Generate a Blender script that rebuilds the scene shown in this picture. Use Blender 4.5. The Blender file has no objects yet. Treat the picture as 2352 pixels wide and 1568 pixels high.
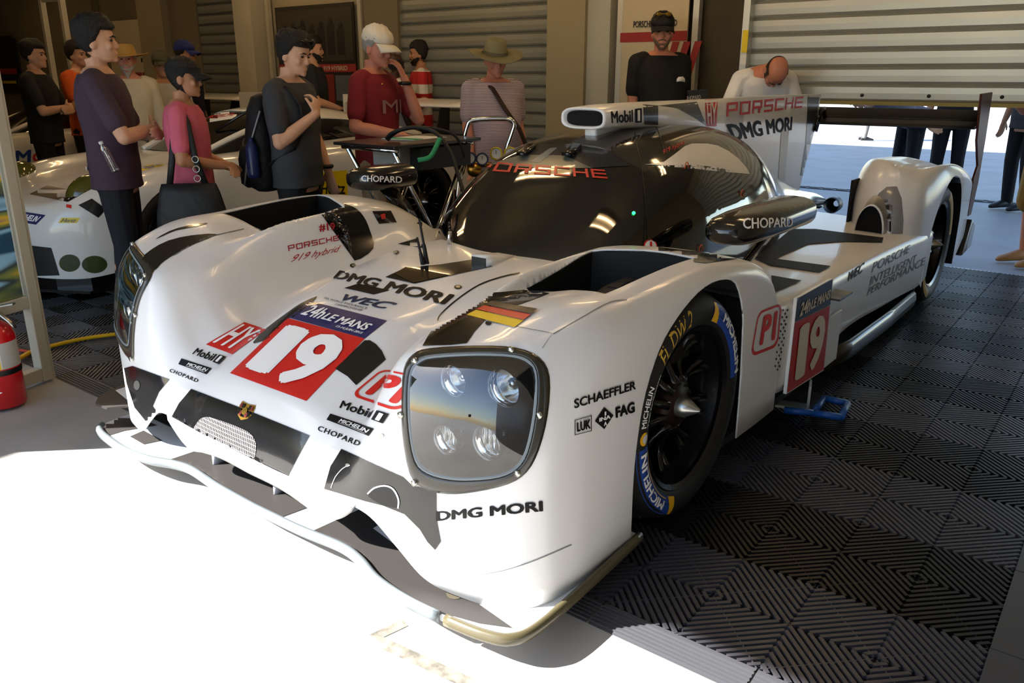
import bpy, bmesh, math, random
import numpy as np
from mathutils import Vector, Matrix
from mathutils.bvhtree import BVHTree
PI=math.pi
S=bpy.context.scene
COL=S.collection
# ------------------------------------------------------------------ camera
F_PX=1876.227; CAM=np.array([0.8928,-1.54423,1.26674]); YAW,PIT,ROL=-0.65761,0.31297,0.00095
_fw=np.array([math.cos(PIT)*math.sin(YAW),math.cos(PIT)*math.cos(YAW),-math.sin(PIT)])
_r=np.array([math.cos(YAW),-math.sin(YAW),0.0]); _u=np.cross(_r,_fw)
RT=math.cos(ROL)*_r+math.sin(ROL)*_u; UP=np.cross(RT,_fw); FW=_fw
cd=bpy.data.cameras.new('camera'); cam=bpy.data.objects.new('camera',cd); COL.objects.link(cam)
cd.sensor_width=36.0; cd.lens=F_PX/2352*36.0; cd.clip_start=.02; cd.clip_end=300
cam.matrix_world=Matrix(((RT[0],UP[0],-FW[0],CAM[0]),(RT[1],UP[1],-FW[1],CAM[1]),(RT[2],UP[2],-FW[2],CAM[2]),(0,0,0,1)))
S.camera=cam
# ------------------------------------------------------------------ world, sun, exposure
SUN_DIR=Vector((1.0,.95,-1.0)).normalized()          # direction the light travels
w=bpy.data.worlds.new('world'); S.world=w; w.use_nodes=True
nt=w.node_tree; nt.nodes.clear()
sky=nt.nodes.new('ShaderNodeTexSky'); sky.sky_type='NISHITA'; sky.sun_disc=False
sky.sun_elevation=math.radians(38); sky.sun_rotation=math.radians(226); sky.air_density=1.0; sky.dust_density=.6; sky.ozone_density=1.2
bg=nt.nodes.new('ShaderNodeBackground'); bg.inputs['Strength'].default_value=.2
out=nt.nodes.new('ShaderNodeOutputWorld')
nt.links.new(sky.outputs[0],bg.inputs[0]); nt.links.new(bg.outputs[0],out.inputs[0])
sl=bpy.data.lights.new('sun','SUN'); sl.energy=13.0; sl.angle=.009; sl.color=(1,.97,.93)
so=bpy.data.objects.new('sun',sl); COL.objects.link(so); so.location=(-6,-6,8)
so.rotation_euler=SUN_DIR.to_track_quat('-Z','Y').to_euler()
S.view_settings.view_transform='Standard'; S.view_settings.look='None'; S.view_settings.gamma=1; S.view_settings.use_curve_mapping=False
S.view_settings.exposure=1.2
S.cycles.max_bounces=8
# ------------------------------------------------------------------ helpers
def lin(c):
    if isinstance(c,str):
        c=[int(c[i:i+2],16)/255 for i in (0,2,4)]
    return tuple((x/12.92 if x<=.04045 else ((x+.055)/1.055)**2.4) for x in c)
_M={}
def M(name,rgb='808080',rough=.5,metal=0.0,coat=0.0,spec=.5,emit=None,es=1.0,trans=0.0,ior=1.45,alpha=1.0,noise=None,bump=None,linear=False):
    """noise=(scale,amount) colour variation; bump=(scale,strength)"""
    if name in _M: return _M[name]
    m=bpy.data.materials.new(name); m.use_nodes=True; t=m.node_tree; b=t.nodes['Principled BSDF']
    c=tuple(rgb) if linear else lin(rgb)
    b.inputs['Base Color'].default_value=(*c,1); b.inputs['Roughness'].default_value=rough; b.inputs['Metallic'].default_value=metal
    b.inputs['Coat Weight'].default_value=coat; b.inputs['Coat Roughness'].default_value=.04
    b.inputs['Specular IOR Level'].default_value=spec; b.inputs['Transmission Weight'].default_value=trans; b.inputs['IOR'].default_value=ior; b.inputs['Alpha'].default_value=alpha
    if emit is not None:
        b.inputs['Emission Color'].default_value=(*lin(emit),1); b.inputs['Emission Strength'].default_value=es
    if noise:
        tc=t.nodes.new('ShaderNodeTexCoord'); n=t.nodes.new('ShaderNodeTexNoise'); n.inputs['Scale'].default_value=noise[0]; n.inputs['Detail'].default_value=6
        mr=t.nodes.new('ShaderNodeMapRange'); mr.inputs[1].default_value=.3; mr.inputs[2].default_value=.7; mr.inputs[3].default_value=1-noise[1]; mr.inputs[4].default_value=1+noise[1]
        mx=t.nodes.new('ShaderNodeVectorMath'); mx.operation='SCALE'; mx.inputs[0].default_value=c
        t.links.new(tc.outputs['Object'],n.inputs['Vector']); t.links.new(n.outputs['Fac'],mr.inputs[0]); t.links.new(mr.outputs[0],mx.inputs['Scale']); t.links.new(mx.outputs[0],b.inputs['Base Color'])
    if bump:
        tc=t.nodes.new('ShaderNodeTexCoord'); n=t.nodes.new('ShaderNodeTexNoise'); n.inputs['Scale'].default_value=bump[0]; n.inputs['Detail'].default_value=4
        bp=t.nodes.new('ShaderNodeBump'); bp.inputs['Strength'].default_value=bump[1]; bp.inputs['Distance'].default_value=.02
        t.links.new(tc.outputs['Object'],n.inputs['Vector']); t.links.new(n.outputs['Fac'],bp.inputs['Height']); t.links.new(bp.outputs[0],b.inputs['Normal'])
    _M[name]=m; return m
def weave(name,c1,c2,scale,rough=.35,coat=.6):
    if name in _M: return _M[name]
    m=M(name,c1,rough,0,coat); t=m.node_tree; b=t.nodes['Principled BSDF']
    tc=t.nodes.new('ShaderNodeTexCoord'); wv=t.nodes.new('ShaderNodeTexWave'); wv.bands_direction='DIAGONAL'; wv.inputs['Scale'].default_value=scale; wv.inputs['Distortion'].default_value=0
    mp=t.nodes.new('ShaderNodeMix'); mp.data_type='RGBA'; mp.inputs[6].default_value=(*lin(c1),1); mp.inputs[7].default_value=(*lin(c2),1)
    t.links.new(tc.outputs['Object'],wv.inputs['Vector']); t.links.new(wv.outputs['Fac'],mp.inputs[0]); t.links.new(mp.outputs[2],b.inputs['Base Color'])
    return m
def stripes(name,c1,c2,scale,axis='Z',thr=.5,rough=.8):
    m=M(name,c1,rough); t=m.node_tree; b=t.nodes['Principled BSDF']
    tc=t.nodes.new('ShaderNodeTexCoord'); wv=t.nodes.new('ShaderNodeTexWave'); wv.bands_direction=axis; wv.inputs['Scale'].default_value=scale; wv.inputs['Distortion'].default_value=.3; wv.inputs['Detail'].default_value=0
    g=t.nodes.new('ShaderNodeMath'); g.operation='GREATER_THAN'; g.inputs[1].default_value=thr
    mp=t.nodes.new('ShaderNodeMix'); mp.data_type='RGBA'; mp.inputs[6].default_value=(*lin(c1),1); mp.inputs[7].default_value=(*lin(c2),1)
    t.links.new(tc.outputs['Object'],wv.inputs['Vector']); t.links.new(wv.outputs['Fac'],g.inputs[0]); t.links.new(g.outputs[0],mp.inputs[0]); t.links.new(mp.outputs[2],b.inputs['Base Color'])
    return m
class MB:
    """collects geometry for ONE mesh object"""
    def __init__(s): s.v=[]; s.f=[]; s.mi=[]
    def add(s,v,f,mi=0):
        o=len(s.v); s.v+= [tuple(map(float,p)) for p in v]; s.f+=[tuple(i+o for i in q) for q in f]; s.mi+=[mi]*len(f); return s
    def xf(s,M4):
        s.v=[tuple(M4@Vector(p)) for p in s.v]; return s
    def box(s,c,d,mi=0,R=None):
        x,y,z=[k/2 for k in d]; p=[(-x,-y,-z),(x,-y,-z),(x,y,-z),(-x,y,-z),(-x,-y,z),(x,-y,z),(x,y,z),(-x,y,z)]
        if R is not None: p=[tuple(R@Vector(q)) for q in p]
        p=[(q[0]+c[0],q[1]+c[1],q[2]+c[2]) for q in p]
        return s.add(p,[(0,3,2,1),(4,5,6,7),(0,1,5,4),(1,2,6,5),(2,3,7,6),(3,0,4,7)],mi)
    def grid(s,P,mi=0,closeu=False,closev=False):
        n,m=len(P),len(P[0]); f=[]
        for i in range(n if closeu else n-1):
            for j in range(m if closev else m-1):
                a=i*m+j;b=i*m+(j+1)%m;c=((i+1)%n)*m+(j+1)%m;d=((i+1)%n)*m+j; f.append((a,b,c,d))
        return s.add([p for r in P for p in r],f,mi)
    def loft(s,rings,cap=True,mi=0):
        n,m=len(rings),len(rings[0]); f=[]
        for i in range(n-1):
            for j in range(m): f.append((i*m+j,i*m+(j+1)%m,(i+1)*m+(j+1)%m,(i+1)*m+j))
        if cap: f.append(tuple(reversed(range(m)))); f.append(tuple((n-1)*m+j for j in range(m)))
        return s.add([p for r in rings for p in r],f,mi)
    def tube(s,pts,r,n=8,mi=0,cap=True,flat=1.0):
        pts=[Vector(p) for p in pts]; rs=r if hasattr(r,'__len__') else [r]*len(pts); rings=[]; pu=None
        for i,p in enumerate(pts):
            d=(pts[min(i+1,len(pts)-1)]-pts[max(i-1,0)]).normalized()
            if pu is None:
                a=Vector((0,0,1)) if abs(d.z)<.9 else Vector((1,0,0)); pu=d.cross(a).normalized()
            pu=(pu-d*pu.dot(d)).normalized(); pv=d.cross(pu)
            rings.append([p+(pu*math.cos(2*PI*k/n)+pv*math.sin(2*PI*k/n)*flat)*rs[i] for k in range(n)])
        return s.loft(rings,cap,mi)
    def lathe(s,prof,c=(0,0,0),ax='z',n=32,mi=0,cap=False):
        rings=[]
        for r,h in prof:
            q=[]
            for k in range(n):
                a=2*PI*k/n; u,v_=r*math.cos(a),r*math.sin(a)
                p={'z':(u,v_,h),'x':(h,u,v_),'y':(v_,h,u)}[ax]; q.append((p[0]+c[0],p[1]+c[1],p[2]+c[2]))
            rings.append(q)
        return s.loft(rings,cap,mi)
    def prism(s,poly,o,u,v,w,mi=0):
        """poly in (u,v) plane extruded along vector w"""
        o,u,v,w=map(Vector,(o,u,v,w)); n=len(poly)
        a=[o+u*p[0]+v*p[1] for p in poly]; b=[p+w for p in a]
        f=[tuple(reversed(range(n))),tuple(range(n,2*n))]+[(i,(i+1)%n,n+(i+1)%n,n+i) for i in range(n)]
        return s.add(a+b,f,mi)
    def ball(s,c,r,nu=12,nv=8,mi=0,R=None):
        r=r if hasattr(r,'__len__') else (r,r,r); P=[]
        for i in range(nv+1):
            t=PI*i/nv; P.append([(r[0]*math.sin(t)*math.cos(2*PI*k/nu),r[1]*math.sin(t)*math.sin(2*PI*k/nu),r[2]*math.cos(t)) for k in range(nu)])
        if R is not None: P=[[tuple(R@Vector(q)) for q in row] for row in P]
        P=[[(q[0]+c[0],q[1]+c[1],q[2]+c[2]) for q in row] for row in P]
        return s.grid(P,mi,closev=True)
    def build(s,name,mats,parent=None,smooth=True,auto=None,bevel=0,solid=0,merge=1e-5):
        me=bpy.data.meshes.new(name); me.from_pydata(s.v,[],s.f)
        mats=mats if isinstance(mats,(list,tuple)) else [mats]
        for m in mats: me.materials.append(m)
        if any(s.mi): me.polygons.foreach_set('material_index',s.mi)
        bm=bmesh.new(); bm.from_mesh(me); bmesh.ops.remove_doubles(bm,verts=bm.verts,dist=merge); bmesh.ops.recalc_face_normals(bm,faces=bm.faces)
        bm.to_mesh(me); bm.free()
        return link(name,me,parent,smooth,auto,bevel,solid)
def link(name,me,parent=None,smooth=True,auto=None,bevel=0,solid=0):
    o=bpy.data.objects.new(name,me); COL.objects.link(o)
    if parent is not None: o.parent=parent
    if smooth: me.polygons.foreach_set('use_smooth',[True]*len(me.polygons))
    if smooth and auto is not None: me.set_sharp_from_angle(angle=math.radians(auto))
    if solid:
        md=o.modifiers.new('solid','SOLIDIFY'); md.thickness=solid; md.offset=-1
    if bevel:
        md=o.modifiers.new('bevel','BEVEL'); md.width=bevel; md.segments=2; md.limit_method='ANGLE'; md.angle_limit=math.radians(40)
    return o
def tag(o,label,cat,group=None,kind=None):
    if label: o['label']=label
    if cat: o['category']=cat
    if group: o['group']=group
    if kind: o['kind']=kind
    return o
def empty(name,loc=(0,0,0),rz=0,label=None,cat=None,group=None):
    o=bpy.data.objects.new(name,None); COL.objects.link(o); o.location=loc; o.rotation_euler=(0,0,rz); o.empty_display_size=.1
    return tag(o,label,cat,group)
def struct(o): o['kind']='structure'; return o
def copy_tree(o,parent=None):
    c=o.copy(); COL.objects.link(c)
    if parent is not None: c.parent=parent
    for ch in [k for k in o.children]: copy_tree(ch,c)
    return c
def herm(xs,ys,x):
    """cubic (finite-difference Hermite) interpolation, vectorised; ys (...,len(xs)) last axis"""
    xs=np.asarray(xs,float); ys=np.asarray(ys,float); x=np.clip(np.asarray(x,float),xs[0],xs[-1])
    d=np.diff(ys,axis=-1)/np.diff(xs); m=np.empty_like(ys); m[...,1:-1]=.5*(d[...,1:]+d[...,:-1]); m[...,0]=d[...,0]; m[...,-1]=d[...,-1]
    i=np.clip(np.searchsorted(xs,x,side='right')-1,0,len(xs)-2); h=xs[i+1]-xs[i]; t=(x-xs[i])/h
    return (2*t**3-3*t**2+1)*ys[...,i]+(t**3-2*t**2+t)*h*m[...,i]+(-2*t**3+3*t**2)*ys[...,i+1]+(t**3-t**2)*h*m[...,i+1]
def rays(q):
    d=((q[0]-1176)/F_PX)*RT-((q[1]-784)/F_PX)*UP+FW; return d
def floor_at(q,z=0.0):
    d=rays(q); return CAM+d*((z-CAM[2])/d[2])
def at_y(q,y):
    d=rays(q); return CAM+d*((y-CAM[1])/d[1])
def at_depth(q,dep): return CAM+rays(q)*dep
def smooth_poly(p,n=6,closed=True):
    """Catmull-Rom through 2-D/3-D points"""
    p=[np.array(a,float) for a in p]; o=[]; N=len(p)
    for i in range(N if closed else N-1):
        a=p[(i-1)%N] if closed or i>0 else p[0]; b=p[i]; c=p[(i+1)%N]; d=p[(i+2)%N] if closed or i+2<N else p[-1]
        for k in range(n):
            t=k/n; o.append(tuple(.5*(2*b+(c-a)*t+(2*a-5*b+4*c-d)*t*t+(3*b-a-3*c+d)*t**3)))
    if not closed: o.append(tuple(p[-1]))
    return o
def rrect(x0,y0,x1,y1,r,n=6):
    o=[]
    for cx,cy,a in ((x1-r,y1-r,0),(x0+r,y1-r,90),(x0+r,y0+r,180),(x1-r,y0+r,270)):
        for k in range(n+1): t=math.radians(a+90*k/n); o.append((cx+r*math.cos(t),cy+r*math.sin(t)))
    return o
# text as flat polygons, normalised to the unit box
_TX={}
def text2d(s,bold=0.0,shear=0.0,sx=1.0,space=1.0):
    key=(s,bold,shear,space)
    if key not in _TX:
        cu=bpy.data.curves.new('t','FONT'); cu.body=s; cu.offset=bold; cu.shear=shear; cu.resolution_u=3; cu.space_character=space; cu.fill_mode='FRONT'
        ob=bpy.data.objects.new('t',cu); me=bpy.data.meshes.new_from_object(ob)
        v=np.array([p.co[:2] for p in me.vertices]); f=[tuple(p.vertices) for p in me.polygons]
        bpy.data.objects.remove(ob); bpy.data.curves.remove(cu); bpy.data.meshes.remove(me)
        mn,mx=v.min(0),v.max(0); _TX[key]=((v-mn)/(mx-mn),f,(mx-mn)[0]/(mx-mn)[1])
    return _TX[key][:2]
def heavy(s,bold=0.0,shear=0.0,space=1.0):
    """text with thickened strokes: small outline offset plus overlapping shifted copies"""
    v,f=text2d(s,bold=0.0,shear=shear,space=space); k=max(0,bold)*1.35
    z0=np.zeros((len(v),1))
    if k<=.001: return np.hstack([v,z0]),f
    ar=_TX[(s,0.0,shear,space)][2]; V=[];F=[]
    for c,(dx,dy) in enumerate(((-1,0),(1,0),(0,1),(0,-1),(-.7,.7),(.7,.7),(-.7,-.7),(.7,-.7))):
        o=len(V)*len(v); V.append(np.hstack([v+np.array([dx*k/ar,dy*k*.7]),z0+c])); F+=[tuple(i+o for i in q) for q in f]
    V=np.concatenate(V); mn,mx=V[:,:2].min(0),V[:,:2].max(0); V[:,:2]=(V[:,:2]-mn)/(mx-mn); return V,F
def shapes_text(s,box=(0,0,1,1),**k):
    v,f=heavy(s,**k); x0,y0,x1,y1=box
    return (np.stack([x0+v[:,0]*(x1-x0),y0+v[:,1]*(y1-y0),v[:,2]],1),f)
def shape_poly(p): return (np.array(p,float),[tuple(range(len(p)))])
# block letters of the squared racing wordmark, strokes as quads in a 5x5 cell
_BL={'P':['A','B'],}
def block_word(word,slant=0.0,t=.17,gap=.22,w=1.0):
    """wide squared capitals drawn from bars; returns normalised verts, faces"""
    B={'P':[(0,0,t,1),(0,1-t,1,1),(1-t,.36,1,1),(0,.36,1,.36+t)],'O':[(0,0,t,1),(0,1-t,1,1),(1-t,0,1,1),(0,0,1,t)],
       'R':[(0,0,t,1),(0,1-t,1,1),(1-t,.36,1,1),(0,.36,1,.36+t),(.62,0,.62+t*1.3,.38)],'S':[(0,1-t,1,1),(0,.42,t,1),(0,.42,1,.42+t),(1-t,0,1,.5),(0,0,1,t)],
       'C':[(0,0,t,1),(0,1-t,1,1),(0,0,1,t)],'H':[(0,0,t,1),(1-t,0,1,1),(0,.42,1,.42+t)],'E':[(0,0,t,1),(0,1-t,1,1),(0,.42,1,.42+t),(0,0,1,t)]}
    v=[];f=[];x=0
    for ch in word:
        for a in B[ch]:
            o=len(v); zc=float(len(f)%7); v+=[(x+a[0]*w,a[1],zc),(x+a[2]*w,a[1],zc),(x+a[2]*w,a[3],zc),(x+a[0]*w,a[3],zc)]; f.append((o,o+1,o+2,o+3))
        x+=w+gap
    v=np.array(v); v[:,0]/=(x-gap); v[:,0]+=slant*(v[:,1]-.5); return v,f
def homog(src,dst):
    A=[];b=[]
    for (x,y),(X,Y) in zip(src,dst):
        A.append([x,y,1,0,0,0,-X*x,-X*y]); b.append(X); A.append([0,0,0,x,y,1,-Y*x,-Y*y]); b.append(Y)
    h=np.linalg.solve(np.array(A,float),np.array(b,float)); return np.append(h,1).reshape(3,3)
# ------------------------------------------------------------------ the setting
concrete=M('concrete','9f9c97',.75,noise=(1.3,.14),bump=(25,.05))
asphalt=M('asphalt','8f9296',.55,noise=(2.0,.12),bump=(60,.2))
beige=M('beige_wall','8f866f',.8,noise=(1.5,.07))
pale=M('pale_column','a8a290',.7,noise=(2,.05))
darkwall=M('dark_wall','3b3223',.8,noise=(3,.2))
alu=M('aluminium','c9c8c0',.35,.6)
steel=M('steel','b9b9b4',.28,1.0)
galv=M('galvanised_door','a9aaa3',.42,.55,noise=(.8,.10))
black=M('black_plastic','0b0b0c',.45)
W0=4.8; ZC=2.75
struct(MB().box((-4,-9.6,-.512),(60,19.0,1.0)).add([],[]).build('floor',concrete,smooth=False))
struct(MB().box((-4,2.36,-.512),(60,4.92,1.0)).build('floor',concrete,smooth=False))
struct(MB().box((-4,44.8,-.512),(120,80,1.0)).build('floor',asphalt,smooth=False))
struct(MB().box((-4,4.81,-.012),(60,.05,.012)).build('trim_1',alu,smooth=False))
g=MB()
for yy in (8.62,): 
    for i in range(90): g.box((-10+i*.16,yy,-.006),(.11,.06,.012))
g.box((-4,8.55,-.010),(24,.02,.012)); g.box((-4,8.69,-.010),(24,.02,.012)); struct(g.build('trim_2',M('grate','4a4d50',.6),smooth=False))
# interlocking ribbed floor tiles: every rib is real
TL=.4; rib_g=M('tile_graphite','38383d',.38,spec=.55); rib_k=M('tile_black','0a0a0b',.42,spec=.5); under=M('tile_underside','050505',.8)
t=MB(); t.add([(-8.8,0,-.0115),(.8,0,-.0115),(.8,4.8,-.0115),(-8.8,4.8,-.0115)],[(0,1,2,3)],2)
def rib(a,b,wt,wb,zt,zb,mi):
    dx,dy=b[0]-a[0],b[1]-a[1]; L=math.hypot(dx,dy); nx,ny=-dy/L,dx/L
    v=[(a[0]+nx*wb,a[1]+ny*wb,zb),(a[0]+nx*wt,a[1]+ny*wt,zt),(a[0]-nx*wt,a[1]-ny*wt,zt),(a[0]-nx*wb,a[1]-ny*wb,zb)]
    v+=[(x+dx,y+dy,z) for x,y,z in v]; t.add(v,[(0,1,5,4),(1,2,6,5),(2,3,7,6),(0,3,2,1),(4,5,6,7)],mi)
for ix in range(-22,2):
    for iy in range(12):
        mi=iy%2; cx,cy=(ix+.5)*TL,(iy+.5)*TL
        if ix<-9 and iy>6: continue
        for su in (1,-1):
            for sv in (1,-1):
                for k in range(1,16):
                    c=k*.025
                    if c<=.2: a,b=(c,.0015),(.0015,c)
                    else: a,b=(.1985,c-.1985),(c-.1985,.1985)
                    a=(cx+su*a[0],cy+sv*a[1]); b=(cx+su*b[0],cy+sv*b[1])
                    rib(a,b,.0048,.0060,0,-.011,mi)
                rib((cx+su*.004,cy+sv*.004),(cx+su*.198,cy+sv*.198),.0012,.0015,-.0012,-.011,mi)
struct(t.build('floor',[rib_g,rib_k,under],smooth=False,merge=1e-7))
e=MB()
for i in range(24):
    x0=(-22+i)*TL
    e.add([(x0+.002,0,-.001),(x0+TL-.002,0,-.001),(x0+TL-.002,-.085,-.010),(x0+.002,-.085,-.010),(x0+.002,-.085,-.0125),(x0+TL-.002,-.085,-.0125)],[(0,3,2,1),(3,4,5,2)])
    for k in range(6):
        y=-.012-k*.0125; e.box((x0+.2,y,-.0015-(-y)*.106+.0015),(TL-.006,.005,.004))
for i in range(12): e.box((.842,(i+.5)*TL,-.005),(.08,TL-.004,.012))
struct(e.build('trim_3',M('edge_strip','3f4044',.38),smooth=False))
# painted corner mark on the concrete apron
mk=MB(); P0=floor_at((855,1465),-.0115); P1=floor_at((1075,1568),-.0115); P2=floor_at((930,1430),-.0115)
def strip(a,b,wd,z=-.0108):
    d=np.array(b[:2])-np.array(a[:2]); d/=np.linalg.norm(d); n=np.array([-d[1],d[0]])*wd/2
    mk.add([(*(a[:2]+n),z),(*(b[:2]+n),z),(*(b[:2]-n),z),(*(a[:2]-n),z)],[(0,3,2,1)])
strip(P0,P1+(P1-P0)*2,.035); strip(P0,P2,.03,-.0106); struct(mk.build('trim_4',M('old_line','6f6a60',.9,noise=(40,.5)),smooth=False))
# walls
def wall(name,x0,x1,y0,y1,z0,z1,m=beige): return struct(MB().box(((x0+x1)/2,(y0+y1)/2,(z0+z1)/2),(x1-x0,y1-y0,z1-z0)).build(name,m,smooth=False))
wall('wall_right',1.45,1.6,-.1,4.8,-.012,ZC)
wall('wall_left',-16.4,-16.2,-.1,5.0,-.012,ZC)
wall('wall_rear',-16.4,-9.05,4.8,5.0,-.012,ZC,M('tan_wall','6d6350',.8,noise=(1.5,.06)))
wall('wall_rear',-8.17,-5.42,4.8,5.0,-.012,ZC)
wall('wall_rear',-3.50,-1.74,4.8,5.0,-.012,ZC,darkwall)
wall('wall_rear',2.9,6,4.8,5.0,-.012,ZC)
for a,b in ((-9.05,-8.17),(-5.42,-3.5),(-1.74,2.9)): wall('wall_rear',a,b,4.8,5.0,2.45,ZC)
wall('wall_rear',-16.4,14,4.85,5.0,ZC+.1,11.2)
wall('ceiling',-16.4,3,-2.60,5.0,ZC,ZC+.25,M('ceiling_paint','a09884',.9))
wall('wall_front',-16.4,-6.2,-2.6,-.1,ZC-.02,ZC,beige)
wall('wall_side_unseen',-4.9,-4.75,-5.2,-.15,-.012,2.62,beige)
wall('wall_side_unseen',1.45,1.6,-5.5,-.15,-.012,2.4,M('blocker_dark','2a2826',.9))  # unseen dark wall added to keep skylight off the right side
wall('wall_front',-16.4,-4.8,-.2,-.08,-.012,ZC,beige)
def column(x0,x1,y0,m): return wall('trim_5',x0,x1,y0,4.8,-.012,ZC,m)
column(-3.49,-3.10,4.62,M('warm_column','8f8468',.75,noise=(1.5,.05))); column(-3.10,-2.88,4.66,M('cool_column','a5a597',.7,noise=(1.5,.05)))
column(-6.0,-5.42,4.74,M('tan_column','6f6450',.8,noise=(1.5,.05))); column(-7.92,-7.58,4.55,pale); column(-10.3,-9.7,4.7,beige); column(-12.6,-11.5,4.7,M('tan_wall'))
def rolldoor(n,x0,x1,zb,zt,y,pitch=.118,m=galv):
    """corrugated roller curtain: flat slats with a rolled groove between"""
    P=[];z=zb
    prof=[(0,0),(.012,.018),(.022,.024),(.060,.026),(.098,.024),(.108,.010)]
    while z<zt:
        for dz,dy in prof: P.append([(x,y-dy,z+dz) for x in (x0,x1)])
        z+=pitch
    o=struct(MB().grid(P).build(n,m,smooth=False,solid=.004)); 
    return o
d=rolldoor('door_1',-1.72,2.9,1.10,2.6,4.86)
b=MB().box((.59,4.84,1.092),(4.62,.05,.026)).build('bottom_bar',M('yellowed_bar','8b7a35',.5),d,smooth=False)
for bx in (-.86,-.42,.02,.45): MB().lathe([(0,-.01),(.012,-.01),(.012,.006),(0,.006)],(bx,4.83,1.145),'y',10).build('bolt',black,d)
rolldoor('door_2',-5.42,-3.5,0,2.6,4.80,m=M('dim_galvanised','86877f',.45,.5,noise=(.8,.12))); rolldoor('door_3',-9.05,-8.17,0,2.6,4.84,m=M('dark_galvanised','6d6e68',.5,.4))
struct(MB().box((-1.745,4.80,1.3),(.05,.10,2.7)).build('trim_6',alu,smooth=False)); struct(MB().box((-3.5,4.76,1.3),(.05,.10,2.7)).build('trim_7',pale,smooth=False))
# warm fluorescent fixtures on the ceiling
tube_m=M('lit_tube','ffffff',emit='ffd49a',es=15)
k=0
for (x,y) in [(-.4,.9),(-.4,3.0),(-2.3,1.6),(-2.3,3.7),(-4.4,1.6),(-4.4,3.7),(-6.8,1.8),(-6.8,3.8),(-9.5,2.5),(-12.5,2.5)]:
    where={-.4:'over the race car',-2.3:'over the aisle beside the race car',-4.4:'over the white coupe',-6.8:'over the far row of visitors',-9.5:'over the far left bay',-12.5:'by the far left wall'}[x]+(', nearer the open front' if y<2 else ', nearer the rear wall' if y>2.9 else '')
    f=empty('ceiling_light',(x,y,ZC),0,'twin-tube fluorescent ceiling light '+where,'ceiling light','ceiling lights'); 
    MB().box((0,0,-.03),(.8,.2,.06)).build('housing',M('white_metal','cfcabd',.5),f,smooth=False)
    for sx in (-.06,.06): MB().tube([(-.36,sx,-.075),(.36,sx,-.075)],.014,10).build('tube',tube_m,f)
# ------------------------------------------------------------------ the race car (car space: X left, Y back from the front axle, Z up)
OX,OY,YA=-.9882,.53617,.01033
CS,SN=math.cos(YA),math.sin(YA)
ROOT=None
car=empty('race_car',(OX,OY,0),-YA,'white and black closed-cockpit endurance race car numbered 19 filling the foreground','race car')
def toloc(W): a,b=W[0]-OX,W[1]-OY; return np.array([a*CS-b*SN,a*SN+b*CS,W[2]])
O_L=Vector(toloc(CAM))
def set_space(x,y,a):
    global OX,OY,YA,CS,SN,O_L
    OX,OY,YA=x,y,a; CS,SN=math.cos(a),math.sin(a); O_L=Vector(toloc(CAM))
def cray(q): d=rays(q); return (Vector(toloc(CAM+d))-O_L).normalized()
def pl(q,ax,v): d=cray(q); return O_L+d*((v-O_L[ax])/d[ax])
white=M('white_paint','dddddd',.28,0,.22); blackp=M('black_paint','0c0c0d',.18,0,.45); greyp=M('dark_grey_paint','2c2d30',.35,0,.2)
glossdark=M('mirror_dark_roof',(.16,.15,.135),.09,.9,0,linear=True); glassk=M('tinted_windscreen','060606',.03,0,1.0)
carbon=weave('carbon_weave','15130f','3a362a',160); silver=M('silver_lip','7d858a',.35,.5); chrome=M('chrome','d8d8d8',.08,1.0)
liner=M('liner_black','050505',.7); red=M('race_red','c8231c',.35); reds=M('script_red','a3202c',.35); navy=M('navy','23255a',.35,0,.4); whited=M('white_decal','f0efee',.35); yellow=M('flag_yellow','e6c21e',.4); gold=M('gold','b08a3a',.3,.8)
greenm=M('green_ink','5fa23a',.4); bluem=M('blue_ink','1d4f9a',.4); lgrey=M('light_grey','c2c2c6',.4)
SH=-.022
KX=[0,.15,.24,.33,.42,.50,.545,.575,.65,.75,.85,.955]
KY=[-.95,-.75,-.66,-.5,-.3,-.15,0,.15,.32,.45,.54,.60,.66]
HT=np.array([
[.33,.33,.32,.31,.36,.45,.52,.55,.59,.62,.62,.60],
[.445,.445,.43,.405,.46,.60,.648,.660,.675,.69,.69,.67],
[.495,.495,.48,.45,.525,.645,.675,.685,.70,.715,.715,.695],
[.572,.572,.555,.49,.535,.66,.708,.715,.732,.752,.757,.735],
[.618,.615,.605,.56,.55,.65,.755,.72,.73,.755,.765,.75],
[.648,.645,.635,.605,.56,.66,.765,.745,.755,.772,.775,.76],
[.655,.655,.65,.63,.58,.665,.765,.775,.785,.79,.782,.767],
[.66,.66,.655,.64,.59,.66,.755,.77,.78,.787,.78,.765],
[.66,.66,.655,.64,.59,.65,.70,.725,.745,.755,.755,.745],
[.66,.66,.655,.64,.59,.60,.64,.66,.69,.715,.72,.715],
[.65,.65,.645,.62,.57,.58,.60,.61,.63,.66,.67,.67],
[.64,.64,.63,.60,.56,.56,.565,.57,.575,.585,.59,.60],
[.63,.63,.62,.59,.55,.55,.55,.55,.55,.55,.55,.55]])
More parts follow.
